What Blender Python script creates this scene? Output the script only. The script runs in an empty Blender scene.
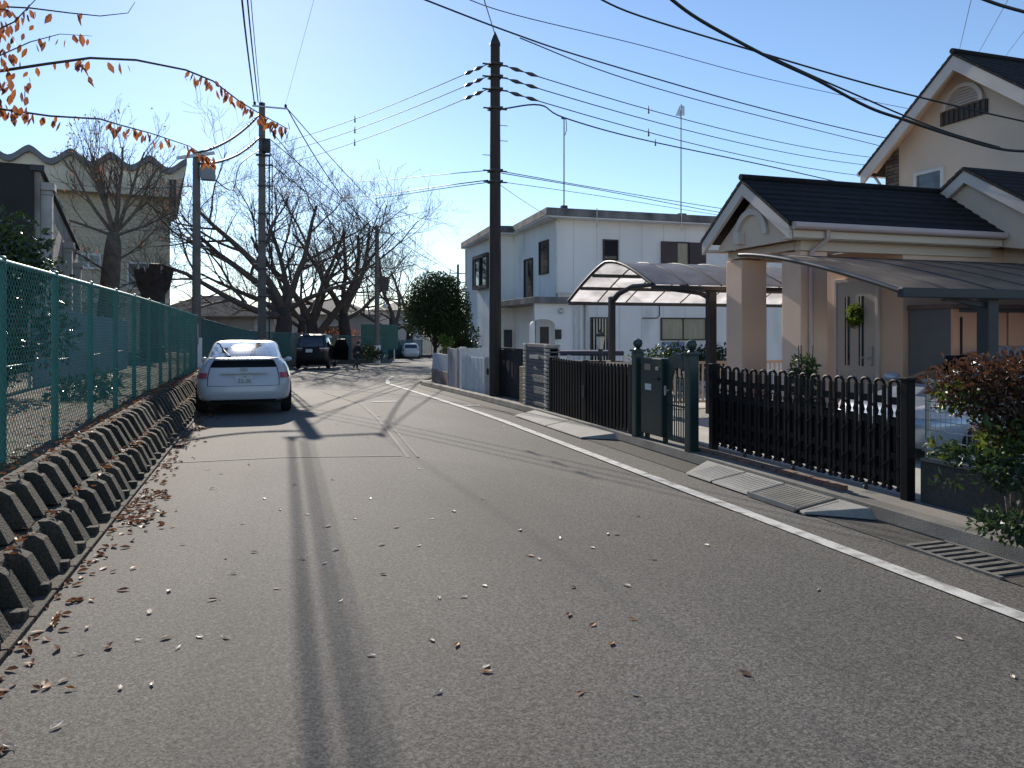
import bpy, bmesh, math, random
from mathutils import Vector, Matrix, noise
R = math.radians
rnd = random.Random(7)
scene = bpy.context.scene
COL = scene.collection
# ------------------------------------------------------------------ frame of reference
# world X runs to the right of the road, world Y along it; camera stands on the road at the origin
YAW = R(18.0); CA, SA = math.cos(YAW), math.sin(YAW); EYE = 1.55; FPX = 760.0; CX = 512.0; HY = 331.0
def at(px, py, D):
    """point of the place seen in the photograph at (px, py) and standing D metres away"""
    r = (px-CX)/FPX*D
    return Vector((r*CA + D*SA, -r*SA + D*CA, EYE - (py-HY)/FPX*D))
def gz(s):
    """the road falls gently away from the camera"""
    x = s-12.0
    if x <= 0: return 0.0
    x = min(x, 90.0)
    return -0.02*x*x/(x+4.0)
ORG = {}
# ------------------------------------------------------------------ mesh builder
class MB:
    def __init__(s): s.v = []; s.f = []
    def add(s, vs, fs):
        n = len(s.v); s.v += [tuple(v) for v in vs]; s.f += [tuple(i+n for i in f) for f in fs]; return s
    def box(s, x0, x1, y0, y1, z0, z1):
        return s.add([(x0,y0,z0),(x1,y0,z0),(x1,y1,z0),(x0,y1,z0),(x0,y0,z1),(x1,y0,z1),(x1,y1,z1),(x0,y1,z1)],
                     [(3,2,1,0),(4,5,6,7),(0,1,5,4),(1,2,6,5),(2,3,7,6),(3,0,4,7)])
    def cbox(s, c, d, rz=0.0):
        cx, cy, cz = c; a, b, h = d[0]/2, d[1]/2, d[2]/2; co, si = math.cos(rz), math.sin(rz)
        vs = []
        for dz in (-h, h):
            for dx, dy in ((-a,-b),(a,-b),(a,b),(-a,b)):
                vs.append((cx+dx*co-dy*si, cy+dx*si+dy*co, cz+dz))
        return s.add(vs, [(3,2,1,0),(4,5,6,7),(0,1,5,4),(1,2,6,5),(2,3,7,6),(3,0,4,7)])
    def extr(s, poly, axis, a0, a1):
        """polygon (two coords) extruded along axis 'x','y','z'"""
        n = len(poly)
        def P(p, a):
            if axis == 'x': return (a, p[0], p[1])
            if axis == 'y': return (p[0], a, p[1])
            return (p[0], p[1], a)
        vs = [P(p,a0) for p in poly] + [P(p,a1) for p in poly]
        fs = [tuple(range(n-1,-1,-1)), tuple(range(n,2*n))] + [(i,(i+1)%n,n+(i+1)%n,n+i) for i in range(n)]
        return s.add(vs, fs)
    def tube(s, pts, rad, k=6, cap=True):
        pts = [Vector(p) for p in pts]; n = len(pts)
        if not hasattr(rad, '__len__'): rad = [rad]*n
        t = (pts[1]-pts[0]).normalized()
        u = t.cross(Vector((0,0,1)))
        if u.length < 1e-3: u = t.cross(Vector((1,0,0)))
        u.normalize(); vs = []; fs = []
        for i in range(n):
            if i == 0: tt = pts[1]-pts[0]
            elif i == n-1: tt = pts[-1]-pts[-2]
            else: tt = pts[i+1]-pts[i-1]
            tt.normalize(); u = (u - tt*u.dot(tt)).normalized(); w = tt.cross(u)
            for j in range(k):
                a = 2*math.pi*j/k
                vs.append(pts[i] + (u*math.cos(a)+w*math.sin(a))*rad[i])
        for i in range(n-1):
            for j in range(k):
                a, b = i*k+j, i*k+(j+1)%k
                fs.append((a, b, b+k, a+k))
        if cap: fs += [tuple(range(k-1,-1,-1)), tuple(range((n-1)*k, n*k))]
        return s.add(vs, fs)
    def bar(s, a, b, w, h=None):
        a, b = Vector(a), Vector(b); h = h or w
        t = (b-a).normalized(); u = t.cross(Vector((0,0,1)))
        if u.length < 1e-3: u = Vector((1,0,0))
        u.normalize(); q = u.cross(t)
        vs = []
        for p in (a, b):
            for i, j in ((-1,-1),(1,-1),(1,1),(-1,1)): vs.append(p+u*i*w/2+q*j*h/2)
        return s.add(vs, [(3,2,1,0),(4,5,6,7),(0,1,5,4),(1,2,6,5),(2,3,7,6),(3,0,4,7)])
    def lathe(s, c, prof, k=16):
        vs = []; fs = []; n = len(prof)
        for r, z in prof:
            for j in range(k):
                a = 2*math.pi*j/k; vs.append((c[0]+r*math.cos(a), c[1]+r*math.sin(a), c[2]+z))
        for i in range(n-1):
            for j in range(k): fs.append((i*k+j, i*k+(j+1)%k, (i+1)*k+(j+1)%k, (i+1)*k+j))
        fs += [tuple(range(k-1,-1,-1)), tuple(range((n-1)*k, n*k))]
        return s.add(vs, fs)
    def ball(s, c, r, k=12, sq=1.0):
        prof = [(max(r*math.sin(math.pi*i/8),1e-4), -r*sq*math.cos(math.pi*i/8)) for i in range(9)]
        return s.lathe(c, prof, k)
    def leaf(s, p, L, W, dir, nrm, fold=0.0):
        """a pointed leaf of two faces pairs folded along its midrib"""
        d = dir.normalized(); u = nrm.cross(d)
        if u.length < 1e-4: u = Vector((1,0,0)).cross(d)
        u.normalize(); q = d.cross(u)
        return s.add([p, p+d*L*.45+u*W/2+q*fold, p+d*L, p+d*L*.45-u*W/2+q*fold, p+d*L*.5],
                     [(0,1,4),(1,2,4),(0,4,3),(4,2,3)])
    def leaf2(s, p, L, W, dir, nrm, fold=0.0):
        d = dir.normalized(); u = nrm.cross(d)
        if u.length < 1e-4: u = Vector((1,0,0)).cross(d)
        u.normalize(); q = d.cross(u); P = lambda a, w, h: p+d*L*a+u*W*w+q*h
        s.add([P(0,0,0),P(.22,.34,fold*.7),P(.55,.5,fold),P(.82,.26,fold*.8),P(1.05,0,fold*.9),P(.82,-.26,fold*.8),P(.55,-.5,fold),P(.22,-.34,fold*.7),P(.3,0,0),P(.65,0,fold*.15)],
              [(0,1,8),(1,2,9,8),(2,3,9),(3,4,9),(4,5,9),(5,6,9),(6,7,8,9),(7,0,8)]); return s
    def build(s, name, m, parent=None, smooth=None, bevel=0.0, kind=None, mats=None):
        o0 = ORG.get(parent.name, Vector((0,0,0))) if parent else Vector((0,0,0))
        me = bpy.data.meshes.new(name)
        me.from_pydata([(v[0]-o0.x, v[1]-o0.y, v[2]-o0.z) for v in s.v], [], s.f)
        me.materials.append(m); me.update()
        if smooth is not None:
            me.polygons.foreach_set('use_smooth', [True]*len(me.polygons))
            if smooth < 170: me.set_sharp_from_angle(angle=R(smooth))
        o = bpy.data.objects.new(name, me); COL.objects.link(o)
        if parent:
            o.parent = parent; ORG[o.name] = o0
        if bevel:
            b = o.modifiers.new('bevel', 'BEVEL'); b.width = bevel; b.segments = 2; b.limit_method = 'ANGLE'; b.angle_limit = R(40)
        if kind: o['kind'] = kind
        return o
def tag(o, label, cat, group=None):
    o['label'] = label; o['category'] = cat
    if group: o['group'] = group
    return o
def thing(name, label, cat, loc, group=None):
    o = bpy.data.objects.new(name, None); COL.objects.link(o); o.location = loc; o.empty_display_size = .2
    ORG[o.name] = Vector(loc); return tag(o, label, cat, group)
def copy_tree(o, parent=None):
    c = o.copy(); COL.objects.link(c)
    if parent: c.parent = parent
    for ch in list(o.children): copy_tree(ch, c)
    return c
# ------------------------------------------------------------------ materials
def lin(r, g, b):
    f = lambda c: (c/255/12.92) if c/255 <= .04045 else ((c/255+.055)/1.055)**2.4
    return (f(r), f(g), f(b))
def mat(name, col, rough=.7, var=.15, vscale=2.0, fine=.08, fscale=60.0, bump=0.0, bscale=80.0, metal=0.0, spec=.5,
        stain=None, sscale=.7, sthr=(.5,.7), stretch=(1,1,1), trans=0.0, alpha=1.0, coat=0.0):
    m = bpy.data.materials.new(name); m.use_nodes = True; nt = m.node_tree; N = nt.nodes; L = nt.links
    b = N['Principled BSDF']; b.inputs['Roughness'].default_value = rough; b.inputs['Metallic'].default_value = metal
    b.inputs['Specular IOR Level'].default_value = spec; b.inputs['Coat Weight'].default_value = coat
    tc = N.new('ShaderNodeTexCoord'); mp = N.new('ShaderNodeMapping'); mp.inputs['Scale'].default_value = stretch
    L.new(tc.outputs['Object'], mp.inputs['Vector'])
    def nz(scale, detail=5):
        n = N.new('ShaderNodeTexNoise'); n.inputs['Scale'].default_value = scale; n.inputs['Detail'].default_value = detail
        L.new(mp.outputs['Vector'], n.inputs['Vector']); return n
    def ramp(src, p0, c0, p1, c1):
        r = N.new('ShaderNodeValToRGB'); r.color_ramp.elements[0].position = p0; r.color_ramp.elements[1].position = p1
        r.color_ramp.elements[0].color = (*c0,1); r.color_ramp.elements[1].color = (*c1,1); L.new(src, r.inputs['Fac']); return r
    def mix(mode, a, c, fac):
        x = N.new('ShaderNodeMix'); x.data_type = 'RGBA'; x.blend_type = mode; x.inputs['Factor'].default_value = 1.0
        if hasattr(fac, 'node'): L.new(fac, x.inputs['Factor'])
        else: x.inputs['Factor'].default_value = fac
        L.new(a, x.inputs['A']); L.new(c, x.inputs['B']); return x.outputs['Result']
    cl = lambda k: tuple(min(1.0, c*k) for c in col)
    out = ramp(nz(vscale).outputs['Fac'], .3, cl(1-var), .7, cl(1+var)).outputs['Color']
    if fine:
        fr = ramp(nz(fscale, 3).outputs['Fac'], .3, (1-fine*2,)*3, .7, (1.0,)*3)
        out = mix('MULTIPLY', out, fr.outputs['Color'], 1.0)
    if stain:
        sr = ramp(nz(sscale, 8).outputs['Fac'], sthr[0], (0,0,0), sthr[1], (1,1,1))
        cs = N.new('ShaderNodeRGB'); cs.outputs[0].default_value = (*stain,1)
        out = mix('MIX', out, cs.outputs[0], sr.outputs['Color'])
    L.new(out, b.inputs['Base Color'])
    if bump:
        bp = N.new('ShaderNodeBump'); bp.inputs['Strength'].default_value = bump; bp.inputs['Distance'].default_value = .02
        L.new(nz(bscale, 4).outputs['Fac'], bp.inputs['Height']); L.new(bp.outputs['Normal'], b.inputs['Normal'])
    if trans: b.inputs['Transmission Weight'].default_value = trans
    if alpha < 1: b.inputs['Alpha'].default_value = alpha
    return m
def translucent(name, col, col2, amount=.5, rough=.6, var_scale=8.0):
    """leaf-like sheet: part of the light goes through it"""
    m = mat(name, col, rough, .35, var_scale, .05, 40.0, spec=.35)
    nt = m.node_tree; N = nt.nodes; L = nt.links; b = N['Principled BSDF']; out = N['Material Output']
    t = N.new('ShaderNodeBsdfTranslucent'); t.inputs['Color'].default_value = (*col2,1)
    mx = N.new('ShaderNodeMixShader'); mx.inputs['Fac'].default_value = amount
    L.new(b.outputs[0], mx.inputs[1]); L.new(t.outputs[0], mx.inputs[2]); L.new(mx.outputs[0], out.inputs['Surface'])
    return m
def brick_mat(name, c1, c2, mortar, scale, w=.5, h=.25, msize=.02, rough=.8, bump=.5, axes='xy'):
    m = mat(name, c1, rough, spec=.25); nt = m.node_tree; N = nt.nodes; L = nt.links; b = N['Principled BSDF']
    tc = N.new('ShaderNodeTexCoord'); se = N.new('ShaderNodeSeparateXYZ'); mp = N.new('ShaderNodeCombineXYZ')
    L.new(tc.outputs['Object'], se.inputs[0])
    for i, ax in enumerate(axes): L.new(se.outputs['xyz'.index(ax)], mp.inputs[i])
    br = N.new('ShaderNodeTexBrick'); br.inputs['Color1'].default_value=(*c1,1); br.inputs['Color2'].default_value=(*c2,1)
    br.inputs['Mortar'].default_value=(*mortar,1); br.inputs['Scale'].default_value=scale; br.inputs['Mortar Size'].default_value=msize
    br.inputs['Brick Width'].default_value=w; br.inputs['Row Height'].default_value=h
    L.new(mp.outputs[0], br.inputs['Vector'])
    n = N.new('ShaderNodeTexNoise'); n.inputs['Scale'].default_value=6; L.new(tc.outputs['Object'], n.inputs['Vector'])
    x = N.new('ShaderNodeMix'); x.data_type='RGBA'; x.blend_type='MULTIPLY'; x.inputs['Factor'].default_value=.6
    L.new(br.outputs['Color'], x.inputs['A']); L.new(n.outputs['Fac'], x.inputs['B']); L.new(x.outputs['Result'], b.inputs['Base Color'])
    bp = N.new('ShaderNodeBump'); bp.inputs['Strength'].default_value=bump; bp.inputs['Distance'].default_value=.02; bp.invert = True
    L.new(br.outputs['Fac'], bp.inputs['Height']); L.new(bp.outputs['Normal'], b.inputs['Normal'])
    return m
def glass_mat(name, col=(.02,.025,.03), rough=.04):
    m = mat(name, col, rough, .2, 1.5, 0, spec=.8); return m
def asphalt(name, base, agg=.6, warm=(1.0,.925,.82)):
    m = bpy.data.materials.new(name); m.use_nodes = True; nt = m.node_tree; N = nt.nodes; L = nt.links
    b = N['Principled BSDF']; b.inputs['Roughness'].default_value = .85; b.inputs['Specular IOR Level'].default_value = .28
    tc = N.new('ShaderNodeTexCoord')
    def nz(scale, detail, stretch=None):
        n = N.new('ShaderNodeTexNoise'); n.inputs['Scale'].default_value = scale; n.inputs['Detail'].default_value = detail
        if stretch:
            mp = N.new('ShaderNodeMapping'); mp.inputs['Scale'].default_value = stretch; L.new(tc.outputs['Object'], mp.inputs['Vector']); L.new(mp.outputs[0], n.inputs['Vector'])
        else: L.new(tc.outputs['Object'], n.inputs['Vector'])
        return n
    def ramp(src, p0, v0, p1, v1):
        r = N.new('ShaderNodeValToRGB'); r.color_ramp.elements[0].position=p0; r.color_ramp.elements[1].position=p1
        r.color_ramp.elements[0].color=(v0,v0,v0,1); r.color_ramp.elements[1].color=(v1,v1,v1,1); L.new(src, r.inputs['Fac']); return r.outputs['Color']
    def mul(a, c):
        x = N.new('ShaderNodeMix'); x.data_type='RGBA'; x.blend_type='MULTIPLY'; x.inputs['Factor'].default_value=1.0
        L.new(a, x.inputs['A']); L.new(c, x.inputs['B']); return x.outputs['Result']
    vo = N.new('ShaderNodeTexVoronoi'); vo.inputs['Scale'].default_value = 140; L.new(tc.outputs['Object'], vo.inputs['Vector'])
    sp = N.new('ShaderNodeSeparateColor'); L.new(vo.outputs['Color'], sp.inputs[0])
    stones = ramp(sp.outputs[0], .0, 1-agg, 1.0, 1+agg)
    grain = ramp(nz(45, 4).outputs['Fac'], .3, .62, .7, 1.25)
    patch = ramp(nz(.55, 6, (1,.45,1)).outputs['Fac'], .3, .76, .7, 1.2)
    tracks = ramp(nz(1.3, 3, (1,.07,1)).outputs['Fac'], .35, .93, .65, 1.04)
    rgb = N.new('ShaderNodeRGB'); rgb.outputs[0].default_value=(base*warm[0],base*warm[1],base*warm[2],1)
    L.new(mul(mul(mul(mul(rgb.outputs[0], stones), grain), patch), tracks), b.inputs['Base Color'])
    bp = N.new('ShaderNodeBump'); bp.inputs['Strength'].default_value=.22; bp.inputs['Distance'].default_value=.004
    L.new(vo.outputs['Distance'], bp.inputs['Height']); L.new(bp.outputs['Normal'], b.inputs['Normal'])
    return m
M = {}
M['asphalt'] = asphalt('asphalt', .116)
M['asphalt_patch'] = asphalt('asphalt_patch', .106)
M['seam'] = mat('seam_grey', (.15,.14,.125), .85, .25, 6, .2, 90)
M['paint'] = mat('road_paint', (.58,.57,.53), .8, .12, 3, .15, 120, stain=(.14,.13,.115), sscale=7, sthr=(.5,.72))
M['kerb'] = mat('kerb_concrete', (.18,.17,.15), .85, .25, 2.5, .15, 90, bump=.3, bscale=120, stain=(.08,.075,.065), sscale=2.2, sthr=(.5,.75))
M['concrete'] = mat('drive_concrete', (.22,.205,.18), .85, .18, 1.4, .12, 100, bump=.25, stain=(.17,.16,.14), sscale=1.2, sthr=(.55,.75))
M['ramp'] = mat('ramp_concrete', (.30,.29,.265), .8, .15, 3, .15, 100, bump=.3)
M['steel'] = mat('ramp_steel', (.42,.42,.41), .45, .15, 5, .1, 80, metal=.7)
M['block'] = mat('retaining_block', (.115,.095,.068), .9, .4, 2.2, .3, 70, bump=.7, bscale=70, stain=(.035,.035,.024), sscale=3, sthr=(.45,.7))
M['soil'] = mat('leafy_soil', (.14,.085,.05), .95, .5, 5.0, .3, 40, bump=.6, bscale=25, stain=(.09,.10,.035), sscale=.9, sthr=(.52,.64))
M['ground'] = mat('bare_ground', (.10,.085,.06), .95, .35, .6, .2, 10)
M['litter'] = translucent('litter_leaf', (.22,.10,.055), (.35,.14,.05), .2)
M['leaf_pale'] = translucent('fallen_pale', (.68,.58,.47), (.5,.36,.2), .2, .55)
M['leaf_brown'] = translucent('fallen_brown', (.14,.065,.035), (.2,.08,.03), .2, .6)
M['leaf_orange'] = translucent('fallen_orange', (.36,.14,.03), (.5,.17,.03), .3, .5)
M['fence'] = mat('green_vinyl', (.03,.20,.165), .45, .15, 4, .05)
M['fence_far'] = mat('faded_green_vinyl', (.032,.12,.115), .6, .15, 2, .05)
M['pole_conc'] = mat('pole_concrete', (.16,.145,.13), .85, .2, 3, .12, 60, bump=.2)
M['pole_wood'] = mat('creosoted_pole', (.055,.04,.035), .8, .3, 3, .2, 60, bump=.4, stretch=(6,6,.5))
M['wire'] = mat('cable_black', (.02,.02,.022), .6, .1)
M['iron'] = mat('dark_iron', (.03,.03,.033), .55, .15, 5)
M['galv'] = mat('galvanised', (.5,.51,.5), .45, .15, 6, .08, metal=.6)
M['insul'] = mat('insulator_sleeve', (.05,.05,.055), .45, .1)
M['white_post'] = mat('white_post', (.7,.7,.68), .6, .1, 4)
M['bark'] = mat('cherry_bark', (.055,.042,.035), .9, .35, 6, .25, 40, bump=.8, bscale=22)
M['bark2'] = mat('grey_bark', (.17,.13,.10), .9, .35, 5, .25, 40, bump=.8, bscale=22)
M['twig'] = mat('twig_bark', (.085,.063,.052), .85, .2, 6)
M['cam_leaf'] = translucent('camellia_leaf', (.022,.045,.022), (.04,.08,.015), .12, .28)
M['topiary_leaf'] = translucent('topiary_leaf', (.028,.05,.016), (.05,.08,.012), .15, .5)
M['phot_leaf'] = translucent('photinia_leaf', (.06,.042,.024), (.15,.06,.03), .25, .35)
M['phot_green'] = translucent('photinia_green', (.06,.09,.022), (.16,.20,.03), .3, .35)
M['shrub_leaf'] = translucent('dark_shrub_leaf', (.025,.05,.022), (.05,.09,.02), .25, .4)
M['autumn_leaf'] = translucent('autumn_leaf', (.21,.075,.03), (.40,.13,.035), .45, .5)
M['autumn_dull'] = translucent('dull_autumn_leaf', (.2,.085,.05), (.32,.12,.06), .4, .6)
M['lime_leaf'] = translucent('lime_leaf', (.11,.17,.03), (.22,.30,.03), .35, .5)
# ------------------------------------------------------------------ the setting
def struct(o): o['kind'] = 'structure'; return o
def lerp_tab(tab, s):
    if s <= tab[0][0]: return tab[0][1]
    for (a, x), (b, y) in zip(tab, tab[1:]):
        if s <= b: return x + (y-x)*(s-a)/(b-a)
    return tab[-1][1]
def frange(a, b, st):
    n = max(1, int(round((b-a)/st))); return [a+(b-a)*i/n for i in range(n+1)]
def strip(name, tl, tr, s0, s1, dz, m, step=1.0, cross=1):
    b = MB(); ss = frange(s0, s1, step)
    for s in ss:
        l = lerp_tab(tl, s) if not isinstance(tl, (int, float)) else tl
        r = lerp_tab(tr, s) if not isinstance(tr, (int, float)) else tr
        for j in range(cross+1): b.v.append((l+(r-l)*j/cross, s, gz(s)+dz))
    w = cross+1
    for i in range(len(ss)-1):
        for j in range(cross): b.f.append((i*w+j, i*w+j+1, (i+1)*w+j+1, (i+1)*w+j))
    return struct(b.build(name, m))
# one sheet of ground out to the horizon
b = MB(); gx = [-900,-400,-150,-60,-25,-8,-2,4,10,20,40,80,160,400,900]; gy = [-60,-20,0,6,12,15,18,22,26,30,36,42,50,60,75,90,102,150,300,600,1200]
for y in gy:
    for x in gx: b.v.append((x, y, gz(y)-.05))
for i in range(len(gy)-1):
    for j in range(len(gx)-1):
        k = i*len(gx)+j; b.f.append((k, k+1, k+1+len(gx), k+len(gx)))
struct(b.build('ground', M['ground']))
ROAD_L = [(-8,-1.3),(24,-1.3),(26,-1.6),(30,-1.9),(38,-.8),(46,-.1),(52,3.2),(56,8.4),(75,11.7),(79,16.5),(100,22)]
ROAD_R = [(-8,4.74),(24,4.74),(26,5.1),(30,6.4),(38,9.2),(46,12.0),(52,14.2),(56,16),(75,22),(100,27)]
strip('road', ROAD_L, ROAD_R, -8, 100, 0.0, M['asphalt'], 1.0, 4)
# darker relaid asphalt with a pale sealed seam round it
b = MB(); P = [(1.95,-6),(4.3,-6),(4.35,4.4),(2.75,8.0),(1.62,9.25),(-.15,9.6),(-.35,4.0),(-.3,-6)]
b.add([(x,y,.004) for x, y in P], [tuple(range(len(P)))]); struct(b.build('road_patch', M['asphalt_patch']))
b = MB()
def ribbon(mb, pts, w, dz):
    for (x0,y0),(x1,y1) in zip(pts, pts[1:]):
        n = max(1, int(math.hypot(x1-x0,y1-y0)/1.0))
        for i in range(n):
            a0, a1 = i/n, (i+1)/n
            xa, ya, xb, yb = x0+(x1-x0)*a0, y0+(y1-y0)*a0, x0+(x1-x0)*a1, y0+(y1-y0)*a1
            d = math.hypot(xb-xa, yb-ya); nx, ny = -(yb-ya)/d*w/2, (xb-xa)/d*w/2
            mb.add([(xa+nx,ya+ny,gz(ya)+dz),(xa-nx,ya-ny,gz(ya)+dz),(xb-nx,yb-ny,gz(yb)+dz),(xb+nx,yb+ny,gz(yb)+dz)], [(0,1,2,3)])
ribbon(b, [(-1.25,9.72),(.2,9.72),(1.62,9.38)], .035, .008)
ribbon(b, [(1.66,9.2),(1.9,13.5),(2.0,17.0),(1.5,21.5)], .05, .0085)
ribbon(b, [(1.78,9.2),(2.02,13.5)], .03, .0085)
struct(b.build('road_seam', M['seam']))
b = MB()
ribbon(b, [(3.88,-6),(3.88,24.9)], .125, .012); ribbon(b, [(3.84,24.95),(4.3,28.2),(5.0,31.2)], .13, .0125)
ribbon(b, [(2.3,17.35),(2.85,17.28)], .16, .0122); ribbon(b, [(3.98,15.6),(4.32,15.5)], .14, .0122)
struct(b.build('road_marking', M['paint']))
# kerb stones, gutter lip, concrete apron in front of the gates
b = MB(); y = -3.0
while y < 24.0:
    L = .598; z = gz(y+.3)
    b.extr([(4.752,z-.05),(4.735,z+.02),(4.755,z+.115),(4.775,z+.125),(4.90,z+.125),(4.90,z-.05)], 'y', y, y+L); y += .6
struct(b.build('kerb', M['kerb'], smooth=None))
strip('gutter', 4.36, 4.74, -8, 24, .006, asphalt('gutter_asphalt', .075), 1.0)
b = MB()
for s0, s1, t1 in ((-3,4.2,5.22),(4.2,13.0,5.3),(13.0,25,5.6)):
    n = max(1, int((s1-s0)/1.5))
    for i in range(n):
        a, c = s0+(s1-s0)*i/n, s0+(s1-s0)*(i+1)/n
        b.add([(4.905,a,gz(a)+.112),(t1,a,gz(a)+.112),(t1,c,gz(c)+.112),(4.905,c,gz(c)+.112)], [(0,1,2,3)])
struct(b.build('pavement_apron', M['concrete']))
M['yard'] = mat('bounce_yard_concrete', (.46,.44,.40), .85, .15, 1.2, .12, 100, bump=.25, stain=(.28,.26,.23), sscale=1.0, sthr=(.55,.78))  # tone made paler than the apron to bounce light onto the house walls
b = MB(); b.add([(5.304,4.2,.1125),(12.9,4.2,.1125),(12.9,13.0,.1125),(5.304,13.0,.1125)], [(0,1,2,3)]); struct(b.build('driveway', M['yard']))
b = MB()   # paved yard of the white house and garden soil
b.add([(5.6,13.01,gz(15)+.09),(40,13.01,gz(15)+.09),(40,45,gz(36)+.09),(14,45,gz(36)+.09),(5.6,25,gz(25)+.09)], [(0,1,2,3,4)])
struct(b.build('yard', M['yard']))
b = MB(); b.add([(12.9,-3,.112),(40,-3,.112),(40,13,.10),(12.9,13,.10)], [(0,1,2,3)]); b.add([(5.23,-3,.105),(12.9,-3,.105),(12.9,4.2,.105),(5.23,4.2,.105)], [(0,1,2,3)])
struct(b.build('garden_soil', M['soil']))
# raised bank behind the retaining wall
b = MB(); xs = [-1.66,-1.9,-2.3,-2.8,-3.5,-4.5,-6,-8,-12,-18,-30,-60]; ys = frange(-3, 62, 1.0)
for yy in ys:
    for i, xx in enumerate(xs):
        edge = lerp_tab([(0,-1.66),(26,-1.66),(30,-2.4),(38,-1.4),(46,-.8),(52,-.8),(62,-.8)], yy)
        h = (.53 + gz(yy)*.8) + (0 if i == 0 else .06*noise.noise((xx*.8, yy*.8, 1.0)) + .035*min(6,i))
        b.v.append((xx+(edge+1.66), yy, h))
w = len(xs)
for i in range(len(ys)-1):
    for j in range(w-1): b.f.append((i*w+j, (i+1)*w+j, (i+1)*w+j+1, i*w+j+1))
struct(b.build('bank', M['soil'], smooth=180))
# ------------------------------------------------------------------ retaining wall of ribbed blocks, left of the road
t = thing('retaining_wall', 'low dark concrete retaining wall of two ribbed courses under the green fence', 'wall', (-1.4, 3, 0))
for course, (xf, zb, zt, off) in enumerate(((-1.30, .0, .285, .0), (-1.53, .285, .55, .2))):
    b = MB(); y = 2.4; e = -1.72
    while y < 23.7:
        z = gz(y+.4)
        b.extr([(xf-.05, z+zb-.08),(xf-.11, z+zt-.03),(xf-.14, z+zt),(e, z+zt-.004*course),(e, z+zb-.08)], 'y', y, y+.716)
        for k in (0, 1):
            c = y+.18+.36*k+(.0 if not course else .14)+rnd.uniform(-.012,.012)
            jz = rnd.uniform(-.012,.012); hz = rnd.uniform(-.012,.008)
            x0, x1 = xf+.10+jz, xf-.012+jz
            zz0, zz1 = z+zb+.012, z+zt-.04+hz
            wb, wt = .076+rnd.uniform(-.006,.006), .060+rnd.uniform(-.006,.006)
            bk = xf-.14
            b.add([(bk,c-wb,zz0),(x0,c-wb,zz0),(x0,c+wb,zz0),(bk,c+wb,zz0),
                   (bk,c-wt,zz1),(x1,c-wt*.92,zz1),(x1,c+wt*.92,zz1),(bk,c+wt,zz1),
                   (bk-.01,c-wt*.8,zz1+.035),(x1-.05,c-wt*.75,zz1+.03),(x1-.05,c+wt*.75,zz1+.03),(bk-.01,c+wt*.8,zz1+.035)],
                  [(3,2,1,0),(0,1,5,4),(1,2,6,5),(2,3,7,6),(3,0,4,7),(4,5,9,8),(5,6,10,9),(6,7,11,10),(7,4,8,11),(8,9,10,11)])
        y += .72
    b.build('block_course', M['block'], t, bevel=.0035)
b = MB(); y = 2.4
while y < 23.7:
    z = gz(y+.2); b.box(xf+.2, -1.165, y, y+.43, z-.04, z+.028+rnd.uniform(0,.006)); b.box(-1.30, -1.19, y+.36, y+.43, z+.02, z+.085); y += .45
b.build('footing', M['block'], t, bevel=.006)
# ------------------------------------------------------------------ chain link fence on the bank
def chain(mb, p0, p1, zb0, zb1, zt0, zt1, pitch, w):
    """two crossing families of wires filling a panel between two posts"""
    p0, p1 = Vector(p0), Vector(p1); L = (p1-p0).length; d = (p1-p0)/L
    nrm = Vector((-d.y, d.x, 0))
    H = zt0-zb0
    for sgn, off in ((1,.0012),(-1,-.0012)):
        n = int((L+H)/pitch)
        for i in range(n+1):
            a = i*pitch
            u0, u1 = a-H, a          # from (u0,bottom) to (u1,top)
            v0, v1 = 0.0, 1.0
            if u0 < 0: v0 = -u0/H; u0 = 0
            if u1 > L: v1 = 1-(u1-L)/H; u1 = L
            if v1-v0 < .02: continue
            if sgn < 0: u0, u1 = L-u0, L-u1
            def Z(u, v):
                f = u/L; zb = zb0+(zb1-zb0)*f; zt = zt0+(zt1-zt0)*f; return zb+(zt-zb)*v
            A = p0+d*u0; B = p0+d*u1
            A = Vector((A.x,A.y,Z(u0,v0)))+nrm*off; B = Vector((B.x,B.y,Z(u1,v1)))+nrm*off
            mb.tube([A, B], w/2, 3, cap=False)
FX = -1.86
t = thing('chain_link_fence', 'tall green vinyl chain link fence on top of the ribbed retaining wall', 'fence', (FX, 5, .5))
b = MB(); posts = [5.04+1.5*i for i in range(13)]; posts[-1] = 23.4
for p, q in zip(posts, posts[1:]):
    chain(b, (FX+.03,p,0), (FX+.03,q,0), .5+gz(p), .5+gz(q), 2.06+gz(p)*.5, 2.06+gz(q)*.5, .072, .0056)
b.build('mesh', M['fence'], t)
for k, p in enumerate(posts):
    b = MB(); b.tube([(FX,p,.38+gz(p)),(FX,p,2.09+gz(p)*.5)], .03, 10); b.ball((FX,p,2.09+gz(p)*.5), .034, 10, .6)
    b.build('post', M['fence'], t, smooth=40)
for nm, zz, r in (('top_rail',2.065,.022),('bottom_rail',.5,.02),('mid_wire',1.28,.007)):
    b = MB(); pts = [(FX+.005,p,zz+gz(p)*(.5 if zz>2 else .75 if zz>1 else 1)) for p in posts]; b.tube(pts, r, 8); b.build(nm, M['fence'], t, smooth=60)
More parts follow.
